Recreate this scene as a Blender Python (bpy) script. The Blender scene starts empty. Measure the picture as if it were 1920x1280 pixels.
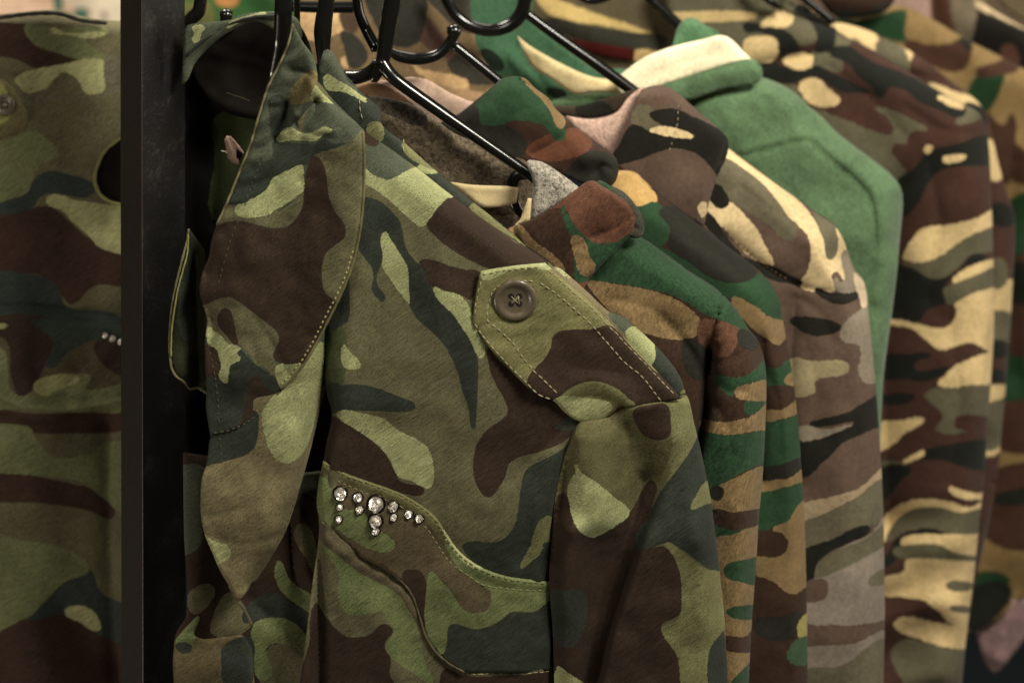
import bpy, math, random
import numpy as np
from mathutils import Vector, Matrix
from mathutils.geometry import delaunay_2d_cdt

random.seed(4)
rng = np.random.default_rng(7)
sc = bpy.context.scene
col = sc.collection

# ------------------------------------------------------------------ camera
F = 3200.0          # focal length in photo pixels (60 mm lens on a 36 mm sensor)
HR = -500.0         # row of the horizon (view shifted down, camera level)
CZ = 1.75           # camera height
cam_d = bpy.data.cameras.new('camera')
cam = bpy.data.objects.new('camera', cam_d); col.objects.link(cam)
cam.location = (0, 0, CZ); cam.rotation_euler = (math.radians(90), 0, 0)
cam_d.sensor_width = 36.0; cam_d.lens = 36.0 * F / 1920.0
cam_d.shift_y = -(640.0 - HR) / 1920.0
cam_d.clip_start = 0.05; cam_d.clip_end = 60
cam_d.dof.use_dof = True; cam_d.dof.focus_distance = 0.815; cam_d.dof.aperture_fstop = 6.3
sc.camera = cam

# ------------------------------------------------------------------ light
w = bpy.data.worlds.new('World'); sc.world = w; w.use_nodes = True
w.node_tree.nodes['Background'].inputs[0].default_value = (1.0, 0.86, 0.66, 1)
w.node_tree.nodes['Background'].inputs[1].default_value = 0.036

def area(name, loc, aim, size, power, colr, sy=None):
    l = bpy.data.lights.new(name, 'AREA'); l.energy = power; l.color = colr
    l.shape = 'RECTANGLE'; l.size = size; l.size_y = sy or size
    o = bpy.data.objects.new(name, l); col.objects.link(o)
    o.location = loc
    o.rotation_euler = (Vector(aim) - Vector(loc)).to_track_quat('-Z', 'Y').to_euler()
    return o
area('key_or_added_lamp', (0.46, 0.28, 2.20), (0.10, 0.90, 1.45), 0.26, 14.0, (1.0, 0.96, 0.82))
area('key_or_added_lamp', (-0.55, -0.35, 2.30), (0.0, 0.85, 1.42), 0.25, 4.2, (1.0, 0.95, 0.84))  # added fill from the front left, lifts the left jacket
area('key_or_added_lamp', (0.25, 1.75, 2.75), (0.25, 1.0, 1.5), 0.7, 8.0, (1.0, 0.92, 0.80))  # added back fill from behind and above
area('key_or_added_lamp', (1.15, 0.95, 1.75), (0.1, 0.95, 1.35), 0.45, 4.5, (1.0, 0.93, 0.82))  # added rim light, brightens the right-hand sleeve edges
area('key_or_added_lamp', (-1.0, 0.45, 0.75), (-0.2, 0.86, 1.25), 0.25, 3.6, (1.0, 0.88, 0.72))  # added low light for the left face of the post
area('key_or_added_lamp', (-0.55, 1.35, 2.5), (-0.45, 1.75, 1.5), 0.4, 16.0, (1.0, 0.92, 0.80))  # added light to brighten the backdrop at top left

sc.view_settings.view_transform = 'Standard'; sc.view_settings.look = 'None'
sc.view_settings.exposure = 0.0; sc.view_settings.gamma = 1.0
sc.view_settings.use_curve_mapping = False
sc.render.resolution_x = 1024; sc.render.resolution_y = 682

# ------------------------------------------------------------------ helpers
def P(x, y, d):
    return ((x - 960.0) / F * d, d, CZ - (y - HR) / F * d)

def lin(c):
    o = []
    for v in c:
        v = v / 255.0
        o.append(v / 12.92 if v <= 0.04045 else ((v + 0.055) / 1.055) ** 2.4)
    return (o[0], o[1], o[2], 1.0)

def spline(pts, closed=True, step=7.0):
    """smooth curve through pts; a third value marks a sharp corner"""
    p = np.array([(q[0], q[1]) for q in pts], float); n = len(p)
    cor = [len(q) > 2 for q in pts]
    out = []
    rngi = range(n) if closed else range(n - 1)
    def tang(i, side):
        a = p[(i - 1) % n]; b = p[i]; c = p[(i + 1) % n]
        if cor[i] or (not closed and i in (0, n - 1)):
            if not closed and i == 0: t = c - b
            elif not closed and i == n - 1: t = b - a
            else: t = (b - a) if side == 'in' else (c - b)
        else: t = c - a
        L = np.hypot(*t)
        return t / L if L > 1e-6 else t
    for i in rngi:
        j = (i + 1) % n
        L = np.hypot(*(p[j] - p[i]))
        if L < 1e-6: continue
        k = max(1, int(round(L / step)))
        m0 = tang(i, 'out') * L; m1 = tang(j, 'in') * L
        for s in range(k):
            t = s / k
            h = (2*t**3 - 3*t**2 + 1) * p[i] + (t**3 - 2*t**2 + t) * m0 + (-2*t**3 + 3*t**2) * p[j] + (t**3 - t**2) * m1
            out.append(h)
    if not closed: out.append(p[-1])
    return np.array(out)

def dist_poly(X, Y, line, closed=False):
    """distance of points to a polyline"""
    X = np.asarray(X, float); Y = np.asarray(Y, float)
    a = np.array(line, float)[:, :2]
    b = np.roll(a, -1, 0) if closed else a[1:]
    if not closed: a = a[:-1]
    best = np.full(X.shape, 1e9)
    for (ax, ay), (bx, by) in zip(a, b):
        dx, dy = bx - ax, by - ay
        q = dx * dx + dy * dy
        if q < 1e-9: continue
        t = np.clip(((X - ax) * dx + (Y - ay) * dy) / q, 0, 1)
        best = np.minimum(best, (X - ax - t * dx) ** 2 + (Y - ay - t * dy) ** 2)
    return np.sqrt(best)

def side(X, Y, line):
    """signed distance to an open polyline, positive on its right hand as drawn (image space)"""
    a = np.array(line, float)[:, :2]
    best = np.full(np.shape(X), 1e18); sg = np.zeros(np.shape(X))
    for (ax, ay), (bx, by) in zip(a[:-1], a[1:]):
        dx, dy = bx - ax, by - ay
        q = dx * dx + dy * dy
        t = np.clip(((X - ax) * dx + (Y - ay) * dy) / q, 0, 1)
        d2 = (X - ax - t * dx) ** 2 + (Y - ay - t * dy) ** 2
        c = dx * (Y - ay) - dy * (X - ax)
        m = d2 < best
        best = np.where(m, d2, best); sg = np.where(m, np.sign(c), sg)
    return np.sqrt(best) * sg

def inside(X, Y, poly):
    r = np.zeros(X.shape, bool)
    a = poly; b = np.roll(poly, -1, 0)
    for (ax, ay), (bx, by) in zip(a, b):
        if ay == by: continue
        c = ((ay > Y) != (by > Y)) & (X < (bx - ax) * (Y - ay) / (by - ay) + ax)
        r ^= c
    return r

def sdf(X, Y, poly, lim=24.0):
    out = np.full(X.shape, -lim)
    x0, y0 = poly.min(0) - lim; x1, y1 = poly.max(0) + lim
    m = (X > x0) & (X < x1) & (Y > y0) & (Y < y1)
    if not m.any(): return out
    d = dist_poly(X[m], Y[m], poly, True)
    s = np.where(inside(X[m], Y[m], poly), d, -d)
    out[m] = np.clip(s, -lim, lim)
    return out

# smooth value noise, in photo pixels
_tab = rng.random((64, 64))
def vnoise(X, Y, s, seed=0):
    x = np.asarray(X) / s + seed * 7.13; y = np.asarray(Y) / s + seed * 3.71
    xi = np.floor(x).astype(int); yi = np.floor(y).astype(int)
    fx = x - xi; fy = y - yi
    fx = fx * fx * (3 - 2 * fx); fy = fy * fy * (3 - 2 * fy)
    g = lambda i, j: _tab[i % 64, j % 64]
    return ((g(xi, yi) * (1 - fx) + g(xi + 1, yi) * fx) * (1 - fy) + (g(xi, yi + 1) * (1 - fx) + g(xi + 1, yi + 1) * fx) * fy) * 2 - 1

# ---- relief ops (millimetres, positive = away from the camera)
def roll(line, R, mm):       # cloth curving away towards a silhouette line
    L = spline(line, False, 12)
    def f(X, Y):
        u = np.clip(dist_poly(X, Y, L) / R, 0, 1)
        return mm * (1 - u) ** 2.3
    return f
def ridge(line, wd, mm):     # rounded fold towards the camera (negative mm: valley)
    L = spline(line, False, 12)
    return lambda X, Y: -mm * np.exp(-(dist_poly(X, Y, L) / wd) ** 2)
def crease(line, wd, mm):    # narrow V groove
    L = spline(line, False, 10)
    return lambda X, Y: mm * np.exp(-dist_poly(X, Y, L) / wd)
def cyl(line, R, mm):        # tube-like sleeve
    L = spline(line, False, 12)
    return lambda X, Y: -mm * np.sqrt(np.clip(1 - (dist_poly(X, Y, L) / R) ** 2, 0, 1))
def step(line, wd, mm):      # left of the line (as drawn) nothing, right of it mm deeper
    L = spline(line, False, 12)
    return lambda X, Y: mm / (1 + np.exp(-side(X, Y, L) / wd * 3))
def stepc(line, wd, mm, fade):   # like step, fading away from the line
    L = spline(line, False, 12)
    def f(X, Y):
        s = side(X, Y, L)
        return mm / (1 + np.exp(-s / wd * 3)) * np.exp(-np.clip(s, 0, None) / fade)
    return f
def wav(s, mm, seed=0, sx=1.0, ang=0.0):
    ca, sa = math.cos(ang), math.sin(ang)
    return lambda X, Y: mm * vnoise((X * ca + Y * sa) * sx, (-X * sa + Y * ca), s, seed)
def slope(ax, ay, x0=0, y0=0):   # mm per 100 px
    return lambda X, Y: ax * (X - x0) / 100.0 + ay * (Y - y0) / 100.0

def depth(base, ops):
    def f(X, Y):
        X = np.asarray(X, float); Y = np.asarray(Y, float)
        r = np.zeros(X.shape)
        for o in ops: r = r + o(X, Y)
        return base + r / 1000.0
    return f

# ------------------------------------------------------------------ things
def thing(name, label, cat, loc, group=None):
    o = bpy.data.objects.new(name, None); col.objects.link(o)
    o.location = loc; o.empty_display_size = 0.05
    o['label'] = label; o['category'] = cat
    if group: o['group'] = group
    return o

def wloc(o):
    v = Vector(o.location)
    while o.parent: o = o.parent; v = v + Vector(o.location)
    return v

def link_mesh(name, V, Fc, mat, parent=None, smooth=True, attrs=None):
    me = bpy.data.meshes.new(name)
    V = np.asarray(V, float)
    if parent is not None: V = V - np.array(wloc(parent))
    me.from_pydata([tuple(v) for v in V], [], Fc)
    if smooth: me.shade_smooth()
    if attrs:
        for k, a in attrs.items():
            at = me.attributes.new(k, 'FLOAT', 'POINT'); at.data.foreach_set('value', np.asarray(a, np.float32))
    me.materials.append(mat)
    me.update()
    o = bpy.data.objects.new(name, me); col.objects.link(o)
    if parent is not None: o.parent = parent
    return o

# ------------------------------------------------------------------ materials
def N(nt, t, **k):
    n = nt.nodes.new(t)
    for a, b in k.items(): setattr(n, a, b)
    return n
def mathn(nt, op, a, b=None, c=None):
    n = N(nt, 'ShaderNodeMath', operation=op)
    for i, v in enumerate((a, b, c)):
        if v is None: continue
        if isinstance(v, (int, float)): n.inputs[i].default_value = v
        else: nt.links.new(v, n.inputs[i])
    return n.outputs[0]

_mid = [0]
def fabric(kind, base, layers, rot=0.6, fuzz=0.0, edge=0.7):
    """printed cloth: every printed colour is thresholded from its own outline attribute"""
    _mid[0] += 1
    m = bpy.data.materials.new('printed_%s' % kind); m.use_nodes = True
    nt = m.node_tree; L = nt.links
    bs = nt.nodes['Principled BSDF']
    tc = N(nt, 'ShaderNodeTexCoord')
    geo = N(nt, 'ShaderNodeMapping'); L.new(tc.outputs['Object'], geo.inputs[0])
    geo.inputs['Rotation'].default_value = (0, rot, 0)
    # thread texture
    def noise(scale, det, vec, rough=0.6):
        n = N(nt, 'ShaderNodeTexNoise'); n.inputs['Scale'].default_value = scale
        n.inputs['Detail'].default_value = det; n.inputs['Roughness'].default_value = rough
        L.new(vec, n.inputs['Vector']); return n.outputs['Fac']
    st = N(nt, 'ShaderNodeMapping'); L.new(geo.outputs[0], st.inputs[0])
    if kind == 'twill': st.inputs['Scale'].default_value = (120, 1300, 1900)
    elif kind == 'knit': st.inputs['Scale'].default_value = (650, 900, 300)
    else: st.inputs['Scale'].default_value = (420, 420, 420)
    thread = noise(1.0, 3.0, st.outputs[0])
    grain = noise(1700.0 if kind != 'fleece' else 700.0, 2.0, tc.outputs['Object'])
    broad = noise(38.0, 3.0, tc.outputs['Object'], 0.55)
    wob = noise(330.0, 2.0, tc.outputs['Object'])
    wobf = thread
    colr = None
    rgb = N(nt, 'ShaderNodeRGB'); rgb.outputs[0].default_value = lin(base); colr = rgb.outputs[0]
    wv = mathn(nt, 'MULTIPLY', mathn(nt, 'SUBTRACT', wob, 0.5), 4.0 + 6 * fuzz)
    wv = mathn(nt, 'ADD', wv, mathn(nt, 'MULTIPLY', mathn(nt, 'SUBTRACT', wobf, 0.5), 5.0))
    for i, c in enumerate(layers):
        at = N(nt, 'ShaderNodeAttribute', attribute_name='print_%d' % i)
        v = mathn(nt, 'ADD', at.outputs['Fac'], wv)
        mr = N(nt, 'ShaderNodeMapRange'); mr.interpolation_type = 'SMOOTHSTEP'
        mr.inputs['From Min'].default_value = -edge; mr.inputs['From Max'].default_value = edge
        L.new(v, mr.inputs['Value'])
        mx = N(nt, 'ShaderNodeMix', data_type='RGBA')
        L.new(mr.outputs[0], mx.inputs['Factor']); L.new(colr, mx.inputs[6]); mx.inputs[7].default_value = lin(c)
        colr = mx.outputs[2]
    # wear: lighter and darker threads, washed-out areas
    amt = {'twill': 1.9, 'knit': 1.8, 'fleece': 1.0, 'jersey': 0.9, 'marl': 3.6}[kind]
    f = mathn(nt, 'ADD', 1.0, mathn(nt, 'MULTIPLY', mathn(nt, 'SUBTRACT', thread, 0.5), amt * 0.9))
    f = mathn(nt, 'ADD', f, mathn(nt, 'MULTIPLY', mathn(nt, 'SUBTRACT', grain, 0.5), amt * 0.9))
    f = mathn(nt, 'ADD', f, mathn(nt, 'MULTIPLY', mathn(nt, 'SUBTRACT', broad, 0.5), 0.85 if kind != 'fleece' else 0.9))
    if kind == 'twill':   # turned edges rubbed paler by wear
        ra = N(nt, 'ShaderNodeAttribute', attribute_name='rub')
        f = mathn(nt, 'ADD', f, mathn(nt, 'MULTIPLY', mathn(nt, 'MULTIPLY', ra.outputs['Fac'], wob), 0.75))
    f = mathn(nt, 'MAXIMUM', f, 0.2)
    vm = N(nt, 'ShaderNodeVectorMath', operation='SCALE'); L.new(colr, vm.inputs[0]); L.new(f, vm.inputs['Scale'])
    L.new(vm.outputs[0], bs.inputs['Base Color'])
    bs.inputs['Roughness'].default_value = 0.85 if kind != 'twill' else 0.78
    bs.inputs['Specular IOR Level'].default_value = 0.12
    bs.inputs['Sheen Weight'].default_value = {'twill': 0.02, 'knit': 0.06, 'fleece': 0.12, 'jersey': 0.04, 'marl': 0.08}[kind]
    bs.inputs['Sheen Roughness'].default_value = 0.45
    bp = N(nt, 'ShaderNodeBump'); bp.inputs['Strength'].default_value = {'twill': 0.5, 'knit': 0.65, 'fleece': 0.8, 'jersey': 0.25, 'marl': 0.8}[kind]
    bp.inputs['Distance'].default_value = 0.0010
    wr = noise(75.0, 2.0, tc.outputs['Object'], 0.5)
    h = mathn(nt, 'ADD', mathn(nt, 'MULTIPLY', thread, 0.45), mathn(nt, 'MULTIPLY', grain, 0.2))
    h = mathn(nt, 'ADD', h, mathn(nt, 'MULTIPLY', wr, 2.4 if kind in ('twill', 'jersey') else 1.3))
    L.new(h, bp.inputs['Height'])
    L.new(bp.outputs[0], bs.inputs['Normal'])
    return m

def plain(name, c, rough=0.5, metal=0.0, bump=0.0, scale=400, spec=0.5, coat=0.0, var=0.25):
    m = bpy.data.materials.new(name); m.use_nodes = True
    nt = m.node_tree; bs = nt.nodes['Principled BSDF']
    tc = N(nt, 'ShaderNodeTexCoord')
    n = N(nt, 'ShaderNodeTexNoise'); n.inputs['Scale'].default_value = scale; n.inputs['Detail'].default_value = 4
    nt.links.new(tc.outputs['Object'], n.inputs['Vector'])
    f = mathn(nt, 'ADD', 1 - var / 2, mathn(nt, 'MULTIPLY', n.outputs['Fac'], var))
    vm = N(nt, 'ShaderNodeVectorMath', operation='SCALE'); vm.inputs[0].default_value = lin(c)[:3]
    nt.links.new(f, vm.inputs['Scale']); nt.links.new(vm.outputs[0], bs.inputs['Base Color'])
    bs.inputs['Roughness'].default_value = rough; bs.inputs['Metallic'].default_value = metal
    bs.inputs['Specular IOR Level'].default_value = spec; bs.inputs['Coat Weight'].default_value = coat
    if bump:
        b = N(nt, 'ShaderNodeBump'); b.inputs['Strength'].default_value = bump; b.inputs['Distance'].default_value = 0.0005
        nt.links.new(n.outputs['Fac'], b.inputs['Height']); nt.links.new(b.outputs[0], bs.inputs['Normal'])
    return m

# ------------------------------------------------------------------ cloth sheets
def sheet(name, outline, fn, base, layers=(), parent=None, kind='twill', thick=1.2, hem=4.0, hemmm=0.8,
          res=6.0, rot=0.6, mat=None, fuzz=0.0, edge=0.7, extra=None):
    ol = spline(outline, True, res)
    keep = [0]
    for i in range(1, len(ol)):
        if np.hypot(*(ol[i] - ol[keep[-1]])) > res * 0.45: keep.append(i)
    ol = ol[keep]
    x0, y0 = ol.min(0); x1, y1 = ol.max(0)
    gx = np.arange(x0, x1, res); gy = np.arange(y0, y1, res * 0.87)
    X, Y = np.meshgrid(gx, gy); X[1::2] += res / 2
    X = X.ravel(); Y = Y.ravel()
    m = inside(X, Y, ol); X = X[m]; Y = Y[m]
    d = dist_poly(X, Y, ol, True); m = d > res * 0.55; X = X[m]; Y = Y[m]
    n = len(ol)
    verts = [Vector((float(a), float(b))) for a, b in ol] + [Vector((float(a), float(b))) for a, b in zip(X, Y)]
    edges = [(i, (i + 1) % n) for i in range(n)]
    ov, oe, of, _, _, _ = delaunay_2d_cdt(verts, edges, [], 1, 1e-4)
    VX = np.array([v[0] for v in ov]); VY = np.array([v[1] for v in ov])
    D = fn(VX, VY)
    de = dist_poly(VX, VY, ol, True)
    if hem > 0:   # soft turned edge
        u = np.clip(de / hem, 0, 1); D = D + hemmm / 1000 * (1 - np.sqrt(np.clip(1 - (1 - u) ** 2, 0, 1)))
    faces = [tuple(f) for f in of if len(f) >= 3]
    # orient towards camera
    fc = []
    for f in faces:
        a, b, c = f[0], f[1], f[2]
        ar = (VX[b] - VX[a]) * (VY[c] - VY[a]) - (VY[b] - VY[a]) * (VX[c] - VX[a])
        fc.append(f if ar < 0 else tuple(reversed(f)))
    V1 = np.stack([(VX - 960) / F * D, D, CZ - (VY - HR) / F * D], 1)
    nv = len(VX)
    # back side, pushed straight back, a little fuller in the middle
    D2 = D + thick / 1000.0 * np.clip(0.35 + de / 40.0, 0, 1)
    V2 = V1.copy(); V2[:, 1] += (D2 - D); 
    # edge loop
    cnt = {}
    for f in fc:
        for i in range(len(f)):
            e = (f[i], f[(i + 1) % len(f)]); cnt[e] = 1
    rim = [e for e in cnt if (e[1], e[0]) not in cnt]
    allf = list(fc) + [tuple(i + nv for i in reversed(f)) for f in fc] + [(b, a, a + nv, b + nv) for a, b in rim]
    V = np.concatenate([V1, V2])
    attrs = {'rub': np.concatenate([np.exp(-(de / 7.0) ** 2)] * 2)}
    cols = []
    for i, (c, polys) in enumerate(layers):
        s = np.full(VX.shape, -24.0)
        for p in polys: s = np.maximum(s, sdf(VX, VY, spline(p, True, 6)))
        attrs['print_%d' % i] = np.concatenate([s, s]); cols.append(c)
    if mat is None: mat = fabric(kind, base, cols, rot=rot, fuzz=fuzz, edge=edge)
    return link_mesh(name, V, allf, mat, parent, True, attrs)

def tube3(name, pts, rad, mat, parent, nseg=12, flat=1.0, caps=True):
    """round bar through 3D points; rad is one radius or one per point (metres)"""
    pts = [Vector(p) for p in pts]; n = len(pts)
    if isinstance(rad, (int, float)): rad = [rad] * n
    V = []; Fc = []
    up = Vector((0, 1, 0)); prev = None
    for i in range(n):
        t = (pts[min(i + 1, n - 1)] - pts[max(i - 1, 0)]).normalized()
        a = t.cross(up)
        if a.length < 1e-3: a = t.cross(Vector((1, 0, 0)))
        a.normalize(); b = a.cross(t).normalized()
        for k in range(nseg):
            th = 2 * math.pi * k / nseg
            V.append(pts[i] + a * math.cos(th) * rad[i] + b * math.sin(th) * rad[i] * flat)
    for i in range(n - 1):
        for k in range(nseg):
            Fc.append((i * nseg + k, i * nseg + (k + 1) % nseg, (i + 1) * nseg + (k + 1) % nseg, (i + 1) * nseg + k))
    if caps:
        for i, s in ((0, -1), (n - 1, 1)):
            t = (pts[min(i + 1, n - 1)] - pts[max(i - 1, 0)]).normalized() * s
            c = len(V); V.append(pts[i] + t * rad[i] * 0.6)
            for k in range(nseg):
                a, b = i * nseg + k, i * nseg + (k + 1) % nseg
                Fc.append((a, b, c) if s > 0 else (b, a, c))
    if name is None: return V, Fc
    return link_mesh(name, [tuple(v) for v in V], Fc, mat, parent)

def ptube(name, pts, mat, parent, step=8.0, **k):
    """bar through (x, y, depth, radius px) points, smoothed"""
    xy = spline([(p[0], p[1]) for p in pts], False, step)
    a = np.array([(p[0], p[1]) for p in pts], float)
    seg = np.concatenate([[0], np.cumsum(np.hypot(*np.diff(a, axis=0).T))])
    q = np.concatenate([[0], np.cumsum(np.hypot(*np.diff(xy, axis=0).T))]); q = q / q[-1] * seg[-1]
    dd = np.interp(q, seg, [p[2] for p in pts]); rr = np.interp(q, seg, [p[3] for p in pts])
    P3 = [P(x, y, d) for (x, y), d in zip(xy, dd)]
    return tube3(name, P3, [float(r / F * d) for r, d in zip(rr, dd)], mat, parent, **k)

def piping(name, line, fn, rpx, mat, parent, lift=0.3, closed=False, jit=0.4):
    xy = spline(line, closed, 5.0)
    if closed: xy = np.vstack([xy, xy[:1]])
    xy = xy + rng.normal(0, jit, xy.shape) * 0.5
    D = fn(xy[:, 0], xy[:, 1]) - lift / 1000.0
    rr = rpx * (1 + 0.12 * np.sin(np.arange(len(xy)) * 1.3))
    return tube3(name, [P(x, y, d) for (x, y), d in zip(xy, D)], [float(r / F * d) for r, d in zip(rr, D)], mat, parent, nseg=8)

def stitches(name, lines, fn, mat, parent, dash=10.0, gap=3.0, r=1.1, lift=0.3):
    if len(lines) > 1:
        for l in lines: stitches(name, [l], fn, mat, parent, dash, gap, r, lift)
        return
    V = []; Fc = []
    for ln in lines:
        xy = spline(ln, False, 1.5)
        q = np.concatenate([[0], np.cumsum(np.hypot(*np.diff(xy, axis=0).T))])
        s = 0.0
        while s + dash < q[-1]:
            dl = dash * random.uniform(0.85, 1.1)
            ss = np.linspace(s, min(s + dl, q[-1]), 6)
            xs = np.interp(ss, q, xy[:, 0]) + random.uniform(-.5, .5); ys = np.interp(ss, q, xy[:, 1]) + random.uniform(-.5, .5)
            arch = np.sin(np.linspace(0, math.pi, 6))
            D = fn(xs, ys) - (lift * arch - 0.12) / 1000.0
            rr = r * (0.45 + 0.55 * arch)
            v, f = tube3(None, [P(a, b, c) for a, b, c in zip(xs, ys, D)], [float(k / F * 0.8) for k in rr], None, None, nseg=6)
            o = len(V); V += [tuple(x) for x in v]; Fc += [tuple(i + o for i in t) for t in f]
            s += dl + gap * random.uniform(0.8, 1.2)
    return link_mesh(name, V, Fc, mat, parent)

def box(name, lo, hi, mat, parent=None, bev=0.0):
    import bmesh
    bm = bmesh.new(); bmesh.ops.create_cube(bm, size=1)
    for v in bm.verts:
        v.co = Vector([(lo[i] + hi[i]) / 2 + v.co[i] * (hi[i] - lo[i]) for i in range(3)])
    if bev: bmesh.ops.bevel(bm, geom=bm.edges[:], offset=bev, segments=2, affect='EDGES', profile=0.6)
    V = [tuple(v.co) for v in bm.verts]; bm.verts.index_update()
    Fc = [tuple(v.index for v in f.verts) for f in bm.faces]; bm.free()
    return link_mesh(name, V, Fc, mat, parent, smooth=False)

THREAD = plain('sewing_thread', (140, 130, 98), 0.8, var=0.9, scale=150)
THREAD_D = plain('dark_thread', (70, 62, 42), 0.8, var=0.5)
PLASTIC = plain('black_plastic', (17, 16, 14), 0.22, bump=0.08, scale=260, spec=0.5, coat=0.3)
# ================================================================== the front jacket
LG = (138, 140, 99); OL = (88, 84, 61); BR = (49, 37, 29); DK = (45, 49, 42); DG = (68, 72, 58); MG = (96, 102, 66)  # DG is DK in a lit tone, light put into the colour
OG = (100, 98, 66); OW = (108, 98, 72)
J = 0.80
jk = thing('camouflage_jacket', 'nearest camouflage jacket with buttoned shoulder strap and rhinestones on its chest pocket flap', 'jacket', P(900, 700, J + 0.03), 'camouflage garments hanging on the rack')

# ---- front panel
bodyf = depth(J, [
    slope(2.0, 0.5, 850, 600),
    roll([(595, 150), (625, 190), (680, 240), (760, 300), (850, 370), (960, 450), (1040, 503), (1150, 600), (1290, 750)], 46, 16),
    ridge([(665, 330), (662, 480), (655, 620), (640, 780), (604, 900), (590, 1100), (580, 1300)], 34, 6),
    roll([(600, 430), (598, 620), (612, 740), (618, 790), (606, 870), (598, 1000), (598, 1290)], 26, 9),
    ridge([(840, 560), (900, 700), (940, 860), (930, 1000)], 60, 3.5),
    crease([(1060, 800), (1000, 860), (960, 900)], 20, 2.5),
    ridge([(1040, 860), (1015, 960), (1010, 1080)], 22, 3),
    roll([(1100, 790), (1062, 860), (1040, 960), (1032, 1090), (1040, 1290)], 26, 5),
    ridge([(600, 1000), (640, 1032), (680, 1062), (720, 1084), (755, 1112), (775, 1150)], 9, 1.3), lambda X, Y: 0.5 * np.sin((X + Y) / 9.0) * np.exp(-(dist_poly(X, Y, [(600, 1000), (640, 1032), (680, 1062), (720, 1084), (755, 1112)]) / 12) ** 2),
    ridge([(700, 1150), (760, 1290)], 30, 3), ridge([(640, 1040), (650, 1290)], 26, 3),
    wav(120, 2.2, 3, 1.6), wav(46, 0.9, 5, 1.3)])
body_out = [(560, 150), (596, 158), (625, 190), (680, 240), (760, 300), (850, 370), (900, 408), (960, 450), (1035, 500), (1090, 560), (1160, 640),
            (1220, 740, 1), (1130, 790), (1085, 815), (1062, 870), (1045, 930), (1038, 1000), (1034, 1090), (1036, 1180), (1044, 1300, 1),
            (560, 1300, 1), (585, 1100), (598, 1000), (596, 930), (604, 880), (612, 830), (622, 780), (612, 735), (604, 680), (596, 600), (580, 500), (560, 300)]
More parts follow.
